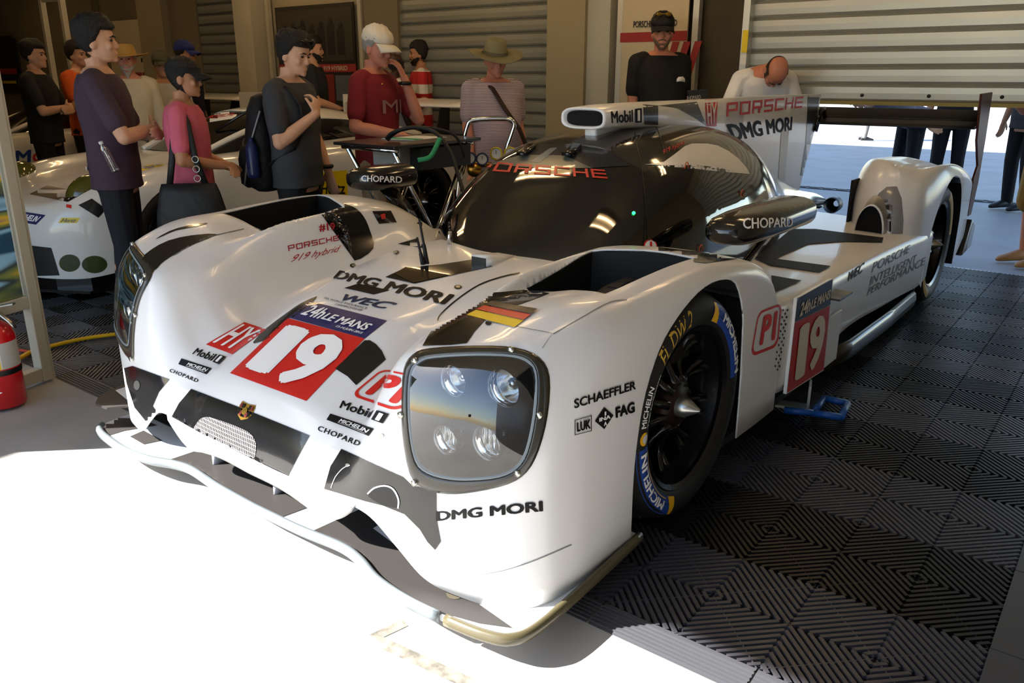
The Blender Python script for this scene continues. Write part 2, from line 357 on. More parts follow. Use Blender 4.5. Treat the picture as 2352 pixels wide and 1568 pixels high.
def hfun(X,Y):
    X=np.abs(np.asarray(X,float)); Y=np.clip(np.asarray(Y,float),KY[0],KY[-1])
    A=np.stack([herm(KX,HT[r],X) for r in range(len(KY))],-1)
    ky=np.array(KY); d=np.diff(A,axis=-1)/np.diff(ky); m=np.empty_like(A); m[...,1:-1]=.5*(d[...,1:]+d[...,:-1]); m[...,0]=d[...,0]; m[...,-1]=d[...,-1]
    i=np.clip(np.searchsorted(ky,Y,side='right')-1,0,len(ky)-2); h=ky[i+1]-ky[i]; t=(Y-ky[i])/h
    g=lambda B,j: np.take_along_axis(B,j[...,None],-1)[...,0]
    return (2*t**3-3*t**2+1)*g(A,i)+(t**3-2*t**2+t)*h*g(m,i)+(-2*t**3+3*t**2)*g(A,i+1)+(t**3-t**2)*h*g(m,i+1)
def pod(outline,Kf,hf,ns=170,nw=6,nf=14,nt=100,pw=1.0,shear=SH):
    """half shell: vertical wall on a plan outline, rounded shoulder, then the top surface z=hf(X,Y) fanned in to the curve Kf"""
    o=np.array(outline,float); L=np.r_[0,np.cumsum(np.linalg.norm(np.diff(o[:,:2],axis=0),axis=1))]; s=np.linspace(0,L[-1],ns)
    C=np.stack([herm(L,o[:,k],s) for k in range(5)],1); T=np.gradient(C[:,:2],axis=0); T/=np.linalg.norm(T,axis=1)[:,None]; T[0]=(1,0) if abs(o[0,0])<1e-6 else T[0]; N=np.stack([-T[:,1],T[:,0]],1)
    rows=[]
    hO=hf(C[:,0],C[:,1])
    for k in range(nw): t=k/nw; rows.append(np.c_[C[:,:2],C[:,2]*(1-t)+(hO-C[:,4])*t])
    for k in range(nf+1):
        a=PI/2*k/nf; P=C[:,:2]+N*(C[:,3]*(1-math.cos(a)**pw))[:,None]; rows.append(np.c_[P,hf(P[:,0],P[:,1])-C[:,4]*(1-math.sin(a)**pw)])
    I=rows[-1][:,:2]; K=np.array([Kf(x,i/(ns-1)) for i,x in enumerate(C)])
    for k in range(1,nt+1):
        t=(k/nt); P=I*(1-t)+K*t; rows.append(np.c_[P,hf(P[:,0],P[:,1])])
    G=np.array(rows); G[:,:,2]+=shear*G[:,:,0]
    return G
def cut_poly(bm,poly,i,j,filt,grow=.05):
    """split the faces along a convex outline given in the (i,j) coordinate plane, then open the hole"""
    n=len(poly); ax=3-i-j
    for k in range(n):
        a=np.array(poly[k]); b=np.array(poly[(k+1)%n]); mid=(a+b)/2; L=np.linalg.norm(b-a)
        if L<1e-6: continue
        fs=[f for f in bm.faces if filt(f.calc_center_median()) and max(abs(f.calc_center_median()[i]-mid[0]),abs(f.calc_center_median()[j]-mid[1]))<L/2+grow]
        g=set(fs)
        for f in fs: g.update(f.edges); g.update(f.verts)
        no=Vector((0,0,0)); no[i]=-(b-a)[1]; no[j]=(b-a)[0]; co=Vector((0,0,0)); co[i]=a[0]; co[j]=a[1]
        bmesh.ops.bisect_plane(bm,geom=list(g),plane_co=co,plane_no=no.normalized(),dist=1e-6)
    P=np.array(poly); Q=np.roll(P,-1,0); sg=np.sign(np.sum(P[:,0]*Q[:,1]-Q[:,0]*P[:,1]))
    kill=[]
    for f in bm.faces:
        c=f.calc_center_median()
        if not filt(c): continue
        if np.all(sg*((Q[:,0]-P[:,0])*(c[j]-P[:,1])-(Q[:,1]-P[:,1])*(c[i]-P[:,0]))>-1e-7): kill.append(f)
    bmesh.ops.delete(bm,geom=kill,context='FACES')
def bvh_of(objs):
    v=[];f=[]
    for o in objs:
        b=len(v); me=o.data; v+=[tuple(p.co) for p in me.vertices]; f+=[tuple(i+b for i in p.vertices) for p in me.polygons]
    return BVHTree.FromPolygons(v,f)
def hit(bv,q,off=0.0):
    d=cray(q); h=bv.ray_cast(O_L,d)
    if h[0] is None: return None
    n=h[1]
    if n.dot(d)>0: n=-n
    return h[0]+n*off
def decal(name,shapes,quad,mats,bv,parent=None,off=.0018,seg=9,label=None,maxlen=.12):
    """paint or sticker lying on the bodywork: flat shapes are finely divided and laid onto the surface"""
    parent=parent or car; allb=MB()
    H=homog([(0,0),(1,0),(1,1),(0,1)],quad) if quad is not None else None
    for li,(v,f,mi) in enumerate(shapes):
        v=np.asarray(v,float); zc=v[:,2] if v.shape[1]>2 else np.zeros(len(v)); v=v[:,:2]
        if H is not None:
            w_=np.c_[v,np.ones(len(v))]@H.T; v=w_[:,:2]/w_[:,2:]
        bm=bmesh.new(); vs=[bm.verts.new((p[0],p[1],c_)) for p,c_ in zip(v,zc)]
        for q in f:
            try: bm.faces.new([vs[k] for k in q])
            except ValueError: pass
        bmesh.ops.triangulate(bm,faces=bm.faces[:])
        mn,mx=v.min(0),v.max(0)
        for ax in (0,1):
            c=mn[ax]+seg
            while c<mx[ax]:
                no=Vector((0,0,0)); no[ax]=1; co=Vector((0,0,0)); co[ax]=c
                bmesh.ops.bisect_plane(bm,geom=bm.verts[:]+bm.edges[:]+bm.faces[:],plane_co=co,plane_no=no,dist=1e-4); c+=seg
        bm.verts.index_update(); pos=[hit(bv,(p.co.x,p.co.y),off*(1+.8*min(li,2))+.00012*p.co.z) for p in bm.verts]
        keep=[];idx={};V=[]
        for fc in bm.faces:
            ii=[p.index for p in fc.verts]
            if any(pos[k] is None for k in ii): continue
            if max((pos[ii[a]]-pos[ii[a-1]]).length for a in range(len(ii)))>maxlen: continue
            for k in ii:
                if k not in idx: idx[k]=len(V); V.append(pos[k])
            keep.append(tuple(idx[k] for k in ii))
        bm.free(); allb.add(V,keep,mi)
    if not allb.f: print('EMPTY DECAL',name); return None
    o=allb.build(name,mats,parent,smooth=True,merge=1e-7)
    if label: o['label']=label
    return o
def islands(o):
    """separate strips of one stripe become parts of their own; slivers are dropped"""
    me=o.data; n=len(me.vertices); par=list(range(n))
    def find(a):
        while par[a]!=a: par[a]=par[par[a]]; a=par[a]
        return a
    for p in me.polygons:
        for v in p.vertices[1:]: par[find(v)]=find(p.vertices[0])
    gr={}
    for p in me.polygons: gr.setdefault(find(p.vertices[0]),[]).append(p)
    if len(gr)<2: return
    ar={k:sum(p.area for p in g) for k,g in gr.items()}; top=max(ar.values()); keep=sorted([k for k in gr if ar[k]>.05*top],key=lambda k:-ar[k])
    jobs=[(list({v for p in gr[k] for v in p.vertices}),[tuple(p.vertices) for p in gr[k]]) for k in keep]; co=[tuple(v.co) for v in me.vertices]
    for i,(vs,fs) in enumerate(jobs):
        ix={v:j for j,v in enumerate(vs)}; m=bpy.data.meshes.new(o.name.split('.')[0]); m.from_pydata([co[v] for v in vs],[],[tuple(ix[v] for v in f) for f in fs]); m.materials.append(me.materials[0])
        m.polygons.foreach_set('use_smooth',[True]*len(m.polygons))
        if i==0: o.data=m
        else: link(o.name.split('.')[0],m,o.parent)
def patch(name,poly,mat,bv,**k):
    n=k.pop('smooth',0); p=smooth_poly(poly,n) if n else poly
    # densify straight edges so they follow the surface
    o=decal(name,[(np.array(p,float),[tuple(range(len(p)))],0)],None,[mat],bv,**k)
    if o: islands(o)
    return o
def text_decal(name,s,quad,mat,bv,bold=.012,shear=0.0,space=1.0,**k):
    v,f=heavy(s,bold=bold,shear=shear,space=space); return decal(name,[(v,f,0)],quad,[mat],bv,**k)
# --- front bodywork shell
OUT=[(0,-.868,.238,.10,.19),(.25,-.866,.238,.10,.19),(.42,-.860,.238,.10,.19),(.50,-.855,.225,.10,.21),(.58,-.847,.17,.09,.24),(.66,-.836,.11,.09,.24),(.76,-.815,.09,.10,.25),(.86,-.78,.085,.11,.27),(.925,-.72,.085,.11,.26),
 (.950,-.62,.085,.09,.20),(.955,-.50,.085,.07,.11),(.957,-.33,.085,.06,.08),(.955,0,.085,.05,.05),(.955,.3,.15,.05,.05),(.955,.5,.15,.05,.06),(.955,.66,.15,.05,.05)]
Gl=pod(OUT,lambda c,u:(.55*u,.66),hfun)
Gr=Gl.copy(); Gr[:,:,0]*=-1; Gr[:,:,2]+=2*SH*Gr[:,:,0]
fb=MB(); fb.grid(Gl.tolist()); fb.grid([r[::-1] for r in Gr.tolist()])
front=fb.build('front_bodywork',[white,blackp],car)
BV0=bvh_of([front])
# headlight outlines taken on the uncut shell
LENS=[(940,905),(946,850),(965,826),(1000,815),(1100,809),(1185,813),(1224,830),(1238,868),(1234,950),(1216,1035),(1190,1075),(1150,1094),(1090,1101),(1035,1099),(985,1085),(957,1056),(943,985)]
BEZ=[(925,905),(930,845),(950,813),(990,798),(1100,792),(1188,797),(1242,820),(1265,864),(1261,950),(1241,1030),(1213,1082),(1170,1110),(1095,1128),(1030,1133),(975,1120),(943,1085),(926,990)]
LENS=smooth_poly(LENS,3); BEZ=smooth_poly(BEZ,3)
def front_hit(q):
    p=hit(BV0,q)
    if p is None or p.x<.52 or p.y>-.60: p=pl(q,1,-.775)
    return p
L3=[front_hit(q) for q in LENS]; B3=[front_hit(q) for q in BEZ]
def mir(p): return Vector((-p[0],p[1],p[2]-2*SH*p[0]))
LC=sum(L3,Vector())/len(L3)
bm=bmesh.new(); bm.from_mesh(front.data)
def hull2(P):
    P=sorted(set(map(tuple,P))); 
    def half(P):
        o=[]
        for p in P:
            while len(o)>1 and (o[-1][0]-o[-2][0])*(p[1]-o[-2][1])-(o[-1][1]-o[-2][1])*(p[0]-o[-2][0])<=0: o.pop()
            o.append(p)
        return o
    a=half(P); b=half(P[::-1]); return a[:-1]+b[:-1]
for sgn in (1,-1):
    pts=[p if sgn>0 else mir(p) for p in L3]
    cut_poly(bm,hull2([(p.x,p.z) for p in pts]),0,2,lambda c,s=sgn: c.x*s>.3 and c.y<-.45)
    lv=[(.572*sgn,-.31),(.845*sgn,-.34),(.862*sgn,.13),(.572*sgn,.02)]
    cut_poly(bm,lv,0,1,lambda c,s=sgn: c.x*s>.45 and c.z>.6,grow=.03)
    dz=0 if sgn>0 else -2*SH*.95
    arch=[(-.335,-.2),(-.346,.22),(-.334,.381),(-.305,.493),(-.242,.595),(-.154,.658),(-.033,.703),(.104,.712),(.225,.678),(.300,.567),(.318,.451),(.335,.257),(.34,-.2)]
    arch=[(a,b+dz) for a,b in smooth_poly(arch,3,closed=False)]
    cut_poly(bm,hull2(arch),1,2,lambda c,s=sgn: c.x*s>.86,grow=.04)
bm.to_mesh(front.data); bm.free(); front.data.polygons.foreach_set('use_smooth',[True]*len(front.data.polygons))
front.modifiers.new('s','SOLIDIFY').thickness=.005; front.modifiers['s'].offset=-1
front['label']='white front bodywork with black nose band'
# wheel tubs, louvre sides
for sgn in (1,-1):
    tb=MB(); z0=.12
    tb.box((.548*sgn,.02,.40),(.012,.80,.56)); tb.box((.74*sgn,-.40,.36),(.38,.012,.48)); tb.box((.74*sgn,.37,.37),(.38,.012,.44)); tb.box((.70*sgn,.30,.66),(.30,.16,.012))
    tb.build('wheel_tub',liner,car,smooth=False)
    lvp=[(.572,-.31),(.72,-.325),(.845,-.34),(.855,-.1),(.862,.13),(.72,.075),(.572,.02),(.572,-.15)]
    sk=MB(); sk.grid([[(sgn*x,y,float(hfun(x,y))+SH*x*sgn-.004-dz) for x,y in lvp] for dz in (0,.10,.30)],closev=True); sk.build('louvre_lining',liner,car,smooth=False)
# headlights
glass=bpy.data.materials.new('lens_glass'); glass.use_nodes=True; t_=glass.node_tree; t_.nodes.clear()
tr=t_.nodes.new('ShaderNodeBsdfTransparent'); tr.inputs[0].default_value=(.93,.94,.95,1); gl=t_.nodes.new('ShaderNodeBsdfGlossy'); gl.inputs['Roughness'].default_value=.01
fr=t_.nodes.new('ShaderNodeFresnel'); fr.inputs[0].default_value=2.0; mx=t_.nodes.new('ShaderNodeMixShader'); ou=t_.nodes.new('ShaderNodeOutputMaterial')
t_.links.new(fr.outputs[0],mx.inputs[0]); t_.links.new(tr.outputs[0],mx.inputs[1]); t_.links.new(gl.outputs[0],mx.inputs[2]); t_.links.new(mx.outputs[0],ou.inputs[0])
lampm=M('lamp_reflector','e4e4e2',.12,.95); seal=M('grey_seal','6f777c',.4)
def shrink(pts,k,dy=0): return [LC+(p-LC)*k+Vector((0,dy,0)) for p in pts]
for sgn in (1,-1):
    fx=(lambda p:p) if sgn>0 else mir
    rings=[]
    for k in range(5):
        u=k/4; lift=.004+.004*math.sin(PI*u)
        rings.append([fx(B3[i]*(1-u)+L3[i]*u+Vector((.0,-lift,0.0))) for i in range(len(L3))])
    hb=MB(); hb.grid(rings,closev=True); hd=hb.build('headlight',carbon,car,solid=.006); hd['label']='carbon framed headlight in the '+('near left' if sgn>0 else 'far right')+' front fender'
    sb=MB(); sb.grid([[fx(p+Vector((0,-.006,0))) for p in shrink(L3,1.0)],[fx(p+Vector((0,-.009,0))) for p in shrink(L3,.97)],[fx(p+Vector((0,-.006,0))) for p in shrink(L3,.945)]],closev=True); sb.build('seal',seal,hd)
    QC=np.mean(np.array(LENS),0); lrings=[]
    for k in (1,.93,.85,.75,.65,.55,.45,.35,.25,.15,.06,.01): lrings.append([fx((L3[i] if k==1 else front_hit(tuple(QC+(np.array(LENS[i])-QC)*k)))+Vector((0,-.005,0))) for i in range(len(LENS))])
    ln=MB(); ln.grid(lrings,closev=True); lo_=ln.build('lens',glass,hd); sm_=lo_.modifiers.new('s','SMOOTH'); sm_.iterations=3
    bk=MB(); bk.grid([[fx(p) for p in shrink(L3,1.0,.002)],[fx(p) for p in shrink(L3,.95,.05)],[fx(p) for p in shrink(L3,.80,.10)],[fx(p) for p in shrink(L3,.4,.115)],[fx(p) for p in shrink(L3,.01,.12)]],closev=True); bk.build('lamp_bucket',M('bucket_black','0b0b0c',.4),hd)
    for (q,r,kind) in (((1172,884),.043,1),((1134,1010),.038,0),((1040,1002),.034,0),((1058,868),.036,1)):
        c=front_hit(q)+cray(q)*(.075); c=fx(c)
        lb=MB(); lb.lathe([(r*1.08,-.028),(r*1.10,-.012),(r,-.018),(r*.9,.004),(r*.62,.024),(r*.3,.032),(.002,.034)],(c.x,c.y,c.z),'y',26)
        if kind: 
            lb.ball((c.x,c.y+.012,c.z),r*.34,10,6)
        else:
            for i in range(5): lb.box((c.x+(i-2)*r*.36,c.y+.010,c.z),(.004,.02,r*1.5))
        lb.build('lamp',lampm,hd)
    for q in ((1178,801),(958,826),(1243,951),(1193,1084),(957,1106),(926,950)):
        h_=hit(BV0,q); 
        if h_ is not None:
            h_=fx(h_+Vector((0,-.009,0))); MB().lathe([(0,-.003),(.008,-.003),(.008,.004)],(h_.x,h_.y,h_.z),'y',12).build('screw',steel,hd)
# --- splitter
SPH=[(0,-.858,.070),(.2,-.852,.070),(.36,-.838,.070),(.45,-.850,.069),(.55,-.882,.068),(.68,-.893,.066),(.80,-.885,.065),(.89,-.872,.065),(.945,-.845,.065),(.968,-.77,.066),(.967,-.54,.070),(.960,-.30,.074)]
sp=smooth_poly(SPH,6,closed=False)
full=[(-x,y,z) for x,y,z in sp[::-1]][:-1]+sp
spm=MB(); inner=[(x*.55,min(y+.45,-.28),z+.006) for x,y,z in full]
def mixr(k,dz): return [(a[0]*(1-k)+b[0]*k,a[1]*(1-k)+b[1]*k,a[2]*(1-k)+b[2]*k+dz) for a,b in zip(full,inner)]
spm.grid([mixr(1,-.014),mixr(.5,-.014),mixr(0,-.014)]+[mixr(k/14,0) for k in range(15)]); spl=spm.build('splitter',[white],car,auto=30); spl['label']='white and black front splitter'
lip=[p for p in full if -.955<p[0]<.78 and p[1]<-.79]; cl=[p for p in full if p[0]>=.775]
MB().tube([(x,y-.004,z-.002) for x,y,z in lip],.0125,10,flat=1.3).build('splitter_lip',silver,car)['label']='silver metal splitter lip'
MB().tube([(x+.002,y-.004,z-.002) for x,y,z in cl],.0125,10,flat=1.3).build('splitter_edge',weave('bright_carbon','14120c','6a6145',300),car)['label']='woven carbon splitter edge'
for px_ in ((500,1062),(640,1130)):
    b=pl(px_,2,.074); pm=MB(); pm.loft([[ (b.x-.008,b.y-.005,z),(b.x,b.y-.018,z),(b.x+.008,b.y-.005,z),(b.x+.004,b.y+.10,z),(b.x-.004,b.y+.10,z)] for z in (.068,.10,.245)]); pm.build('nose_pylon',M('pylon_grey','b8bac0',.35),car)
for sgn in (-1,):
    cq=[pl(q,2,.155) for q in ((219,926),(226,910),(255,893),(300,877),(330,880),(330,922),(290,931),(245,936))]
    m=MB(); n=len(cq); m.add([tuple(p) for p in cq]+[(p.x,p.y,p.z-.008) for p in cq],[tuple(range(n)),tuple(reversed(range(n,2*n)))]+[(i,n+i,n+(i+1)%n,(i+1)%n) for i in range(n)]); cnd=m.build('dive_plane',M('splitter_black','33302e',.5),car,smooth=False)
    w4=[pl(q,2,.1565) for q in ((265,896),(300,884),(314,914),(297,922))]; MB().add([tuple(p) for p in w4],[(0,1,2,3)]).build('livery_patch',white,cnd,smooth=False)
# --- canopy, engine cover, airbox, fin
CY=[.17,.20,.25,.31,.38,.46,.56,.67,.80,.95,1.15,1.40,1.65,1.90,2.2,2.6,3.0,3.4,3.75]
CW=[.06,.16,.27,.36,.44,.485,.515,.53,.54,.545,.545,.535,.51,.46,.38,.29,.22,.16,.12]
CT=[.645,.672,.705,.742,.787,.843,.912,.978,1.022,1.046,1.058,1.062,1.052,1.02,.94,.80,.67,.56,.50]
CB=[.63,.62,.60,.58,.56,.54,.53,.52,.51,.50,.49,.49,.49,.49,.48,.47,.46,.45,.44]
CN=[2.2,2.3,2.4,2.5,2.6,2.7,2.75,2.8,2.8,2.8,2.7,2.6,2.5,2.3,1.9,1.5,1.35,1.3,1.3]
ys=np.concatenate([np.linspace(.17,.8,34),np.linspace(.82,3.75,60)]); 
def sect(y,n=56):
    W_=float(herm(CY,np.array(CW),y)); T_=float(herm(CY,np.array(CT),y)); B_=float(herm(CY,np.array(CB),y)); N_=float(herm(CY,np.array(CN),y)); o=[]
    for k in range(n+1):
        a=PI*k/n; c,s_=math.cos(a),math.sin(a); o.append((W_*math.copysign(abs(c)**(2/N_),c),y,B_+(T_-B_)*abs(s_)**(2/N_)+SH*W_*c*.6))
    return o
rg=[sect(y) for y in ys]; i1=int(np.searchsorted(ys,.70)); i2=int(np.searchsorted(ys,1.62))
wsc=MB().grid(rg[:i1+1]).build('windscreen',glassk,car); wsc['label']='dark tinted wraparound windscreen'
can=MB().grid(rg[i1:i2+1]).build('cockpit_roof',glossdark,car); eng=MB().grid(rg[i2:]).build('engine_cover',glossdark,car)
def ab(y,hw,zb,zt,n=28):
    o=[]
    for k in range(n):
        a=2*PI*k/n; c,s_=math.cos(a),math.sin(a); e=.6; o.append((hw*math.copysign(abs(c)**e,c),y,(zb+zt)/2+(zt-zb)/2*math.copysign(abs(s_)**e,s_)))
    return o
A=MB(); A.loft([ab(.88,.07,1.085,1.12),ab(.845,.088,1.078,1.136),ab(.815,.094,1.074,1.141),ab(.808,.103,1.068,1.148),ab(.82,.108,1.064,1.151),ab(.95,.110,1.062,1.158),ab(1.2,.108,1.05,1.161),ab(1.5,.09,1.0,1.162),ab(1.8,.06,.95,1.162),ab(2.1,.03,.85,1.162),ab(2.4,.012,.80,1.160)],cap=True)
air=A.build('airbox',white,car); air['label']='white roof airbox with oval intake'
MB().loft([ab(.830,.089,1.078,1.137),ab(.838,.089,1.078,1.137)]).build('intake_mouth',M('void','010101',.9),car)
MB().box((0,1.0,1.055),(.06,.26,.05)).build('airbox_pylon',white,car,bevel=.01)
fp=[(1.75,1.10),(1.85,1.158),(2.4,1.165),(3.2,1.166),(3.645,1.163),(3.60,.95),(3.50,.74),(3.40,.52),(3.0,.60),(2.6,.74),(2.2,.88)]
fin=MB().prism(fp,(-.011,0,0),(0,1,0),(0,0,1),(.022,0,0)).build('shark_fin',white,car,smooth=False,bevel=.004); fin['label']='tall white shark fin behind the roof'
# --- sidepods
def podsec(y,sgn):
    zd=float(herm([.55,1.2,2.0,2.7],np.array([.555,.515,.50,.50]),y)); xs=float(herm([.55,1.15,1.3,1.8,2.4,2.7],np.array([.952,.952,.93,.92,.94,.965]),y)); zb=float(herm([.3,.75,1.2,1.6,2.2,2.7],np.array([.24,.18,.14,.20,.19,.19]),y)); d=SH*sgn
    p=[(.25,zd+.02),(.5,zd+.012),(.8,zd+.006),(xs-.05,zd),(xs-.02,zd-.008),(xs-.005,zd-.024),(xs,zd-.05),(xs,.35),(xs-.004,zb+.04),(xs-.02,zb),(xs-.10,zb-.01)]
    return [(sgn*x,y,z+d*x*.8) for x,z in p]
sides=[]
for sgn in (1,-1):
    o=MB().grid([podsec(y,sgn) for y in np.linspace(.30 if False else .56,2.85,50)]).build('sidepod',white,car,auto=50); sides.append(o)
    o['label']=('near left' if sgn>0 else 'far right')+' white sidepod with dark deck panels'
    # panel right behind the front wheel
floorp=MB(); floorp.box((0,1.45,.055),(1.74,4.3,.03)); floorp.box((0,1.9,.20),(1.1,3.2,.26)); floorp.build('underfloor_light_block',liner,car,smooth=False)  # floor plate plus an unseen block added to stop light inside the body
for sgn in (1,-1):
    MB().tube([(sgn*.90,1.30,.11),(sgn*.935,1.6,.105),(sgn*.94,2.2,.10),(sgn*.93,2.75,.10)],.022,8,flat=2.2).build('floor_edge',carbon,car)
MB().box((.945,1.30,.235),(.008,.155,.215)).build('turning_vane',white,car,smooth=False); MB().box((.955,1.225,.44),(.09,.16,.008)).build('winglet',carbon,car,smooth=False)
# number board standing proud of the flank
bd=[pl((1826,733),0,.962),pl((1897,693),0,.962),pl((1892,848),0,.962),pl((1806,903),0,.962)]
q4=[pl(q,0,.965) for q in ((1831,685),(1912,640),(1892,850),(1806,905))]
nb=MB(); nb.add([q for q in q4]+[q-Vector((.012,0,0)) for q in q4],[(0,1,2,3),(7,6,5,4),(0,4,5,1),(1,5,6,2),(2,6,7,3),(3,7,4,0)]); board=nb.build('number_board',whited,car,smooth=False)
# --- rear fenders
ROUT=[(.47,3.85,.35,.04,.06),(.485,3.3,.40,.05,.08),(.50,2.98,.45,.07,.12),(.54,2.78,.46,.11,.22),(.62,2.60,.47,.16,.28),(.73,2.50,.47,.18,.30),(.85,2.50,.46,.18,.30),(.925,2.58,.40,.16,.26),(.962,2.74,.18,.12,.20),(.975,2.95,.12,.07,.12),(.975,3.3,.12,.06,.08),(.955,3.85,.3,.05,.06)]
def hrear(X,Y):
    X=np.asarray(X,float);Y=np.asarray(Y,float); a=herm([.45,.55,.67,.78,.87,.93,.98],np.array([.80,.82,.835,.815,.795,.812,.80]),X); return a+herm([2.4,2.7,3.0,3.3,3.6,3.9],np.array([-.01,.005,0,-.02,-.07,-.15]),Y)
Gr_=pod(ROUT,lambda c,u:(.73,float(np.clip(c[1],2.95,3.84))),hrear,ns=150,nt=30,shear=0)
rears=[]
for sgn in (1,-1):
    g_=Gr_.copy(); g_[:,:,0]*=sgn; rf=MB().grid(g_.tolist() if sgn>0 else [r[::-1] for r in g_.tolist()]).build('rear_fender',white,car)
    bm=bmesh.new(); bm.from_mesh(rf.data); ar=[(3.14+.385*math.cos(a),.35+.39*math.sin(a)) for a in np.linspace(0,PI,25)]; ar=[(3.525,-.2)]+ar+[(2.755,-.2)]
    cut_poly(bm,hull2(ar),1,2,lambda c,s=sgn:c.x*s>.88,grow=.05); bm.to_mesh(rf.data); bm.free(); rf.data.polygons.foreach_set('use_smooth',[True]*len(rf.data.polygons)); rears.append(rf)
    rf['label']=('near left' if sgn>0 else 'far right')+' white rear fender'
    tb=MB(); tb.box((.56*sgn,3.15,.42),(.012,1.0,.62)); tb.box((.76*sgn,2.72,.40),(.36,.012,.5)); tb.box((.76*sgn,3.62,.40),(.38,.012,.5)); tb.build('wheel_tub',liner,car,smooth=False)
    sc=MB(); sc.loft([[ (sgn*(.735+.075*math.cos(a)*k),2.50+dy,.49+ .15*k2*max(0,math.sin(a))) for a in np.linspace(0,PI,16)] for dy,k,k2 in ((-.06,1.0,1.0),(-.075,.92,.95),(.06,1.15,1.35),(.18,1.2,1.6),(.24,.9,1.7))],cap=False); sc.build('brake_scoop',white,car)
    MB().add([(sgn*(.735+.072*math.cos(a)),2.45,.49+.145*math.sin(a)) for a in np.linspace(0,PI,16)],[tuple(range(16))]).build('scoop_mouth',M('void'),car)
    df=MB(); df.prism([(3.75,.18),(4.02,.20),(4.05,.34),(3.90,.40)],(sgn*.93,0,0),(0,1,0),(0,0,1),(sgn*.05,0,0)); df.build('diffuser_flap',carbon,car,bevel=.012)
# --- rear wing
wing=MB()
def foil(x,yc,zc,ch,th,tilt):
    o=[]
    for k in range(20):
        a=2*PI*k/20; u=.5*(1-math.cos(a)); yy=ch*(.5+.5*math.cos(a)); zz=th*math.sin(a)*(1-.55*(yy/ch)); o.append((x,yc+yy*math.cos(tilt)-zz*math.sin(tilt),zc+yy*math.sin(tilt)+zz*math.cos(tilt)))
    return o
wing.loft([foil(x,3.62,.975,.27,.018,.12) for x in np.linspace(-.945,.945,10)]); wg=wing.build('rear_wing',M('wing_black','08080a',.5),car)
fl=MB(); fl.loft([foil(x,3.83,1.01,.14,.010,.45) for x in np.linspace(-.945,.945,10)]); fl.build('wing_flap',M('wing_black'),wg)
ep=[(3.62,1.175),(3.96,1.18),(4.0,.90),(4.01,.62),(3.95,.42),(3.85,.42),(3.83,.66),(3.90,.735),(3.72,.90),(3.70,.96)]
for sgn in (1,-1):
    e_=MB().prism(ep,(sgn*.945,0,0),(0,1,0),(0,0,1),(sgn*.014,0,0)).build('endplate',[M('endplate_red_brown','4a1f16',.4)] if sgn>0 else [greyp],wg,smooth=False,bevel=.003)
    if sgn<0: endR=e_
    MB().tube([(sgn*.02,3.58,.93),(sgn*.02,3.64,1.05),(sgn*.02,3.70,1.06),(sgn*.02,3.74,1.01)],.012,8,flat=2).build('wing_mount',blackp,wg)
# exhaust/tail of the engine cover
MB().lathe([(.05,0),(.055,.02),(.05,.10),(.02,.12)],(.20,3.5,.46),'y',16).build('exhaust',M('exhaust_black','151515',.4),car)
# --- wheels
tyre_m=M('tyre','161616',.62); rim_m=M('rim_black','1c1c20',.26,.55,.5)
def wheel(X,Y,sgn,R=.345,w=.30,tread=False,par=None,lab=True):
    c=(X*sgn,Y,R); f=sgn; k_=R/.345; par=par or car
    rim=MB(); rim.lathe([(.232,f*-.004),(.246,f*.004),(.247,f*-.012),(.236,f*-.018),(.226,f*-.07),(.205,f*-.20),(.205,f*-.26)],c,'x',64); rm=rim.build('wheel',rim_m,par,auto=40)
    if lab: rm['label']={(1,0):'near left front',(1,1):'near left rear',(-1,0):'far right front',(-1,1):'far right rear'}[(sgn,int(Y>1))]+' black multi-spoke wheel'
    ty=MB(); ty.lathe([(.243,f*-.005),(.256,f*.006),(.285,f*.014),(.312,f*.010),(.330,f*-.006),(.340,f*-.028),(R,f*-.06),(R,f*-(w-.06)),(.335,f*-(w-.02)),(.29,f*-w),(.24,f*-w)],c,'x',72)
    if tread:
        for r_ in range(5):
            for k in range(44):
                a=2*PI*(k+.5*(r_%2))/44; Rm=Matrix.Rotation(-a,3,'X'); p=Rm@Vector((0,0,R-.001)); ty.box((c[0]-f*(.07+r_*.041),c[1]+p.y,c[2]+p.z),(.036,.043,.010),0,Rm)
    tyo=ty.build('tyre',tyre_m,rm,auto=50)
    sb=None
    for k in range(10):
        a0=2*PI*(k+.5)/10; m=MB(); 
        for da in (-.095,.095):
            pts=[];
            for u in np.linspace(0,1,7):
                r_=.058+u*.172; a=a0+da*u**1.3; pts.append((c[0]+f*(-.045-.035*math.sin(u*PI)+.012*u-.028*u),c[1]+r_*math.cos(a),c[2]+r_*math.sin(a)))
            m.tube(pts,[.022,.016,.012,.011,.012,.014,.018],8,flat=.8)
        m.build('spoke',rim_m,rm)
    hub=MB(); hub.lathe([(.002,f*-.03),(.07,f*-.035),(.075,f*-.06),(.07,f*-.14)],c,'x',32); hub.build('hub',M('hub_brown','241410',.5,.4),rm)
    nut=MB(); nut.lathe([(.004,f*.035),(.022,f*.005),(.031,f*-.012),(.033,f*-.035)],c,'x',24); nut.build('wheel_nut',M('nut_silver','b7b7b5',.25,.9),rm,auto=40)
    MB().lathe([(.02,f*-.16),(.175,f*-.16),(.178,f*-.175),(.02,f*-.175)],c,'x',40).build('brake_disc',M('disc_dark','1a1a1c',.4,.5),rm)
    return rm,tyo
WF,TF=wheel(.938,0,1,tread=True); wheel(.938,0,-1,tread=True); WR,TR=wheel(.935,3.14,1); wheel(.935,3.14,-1)
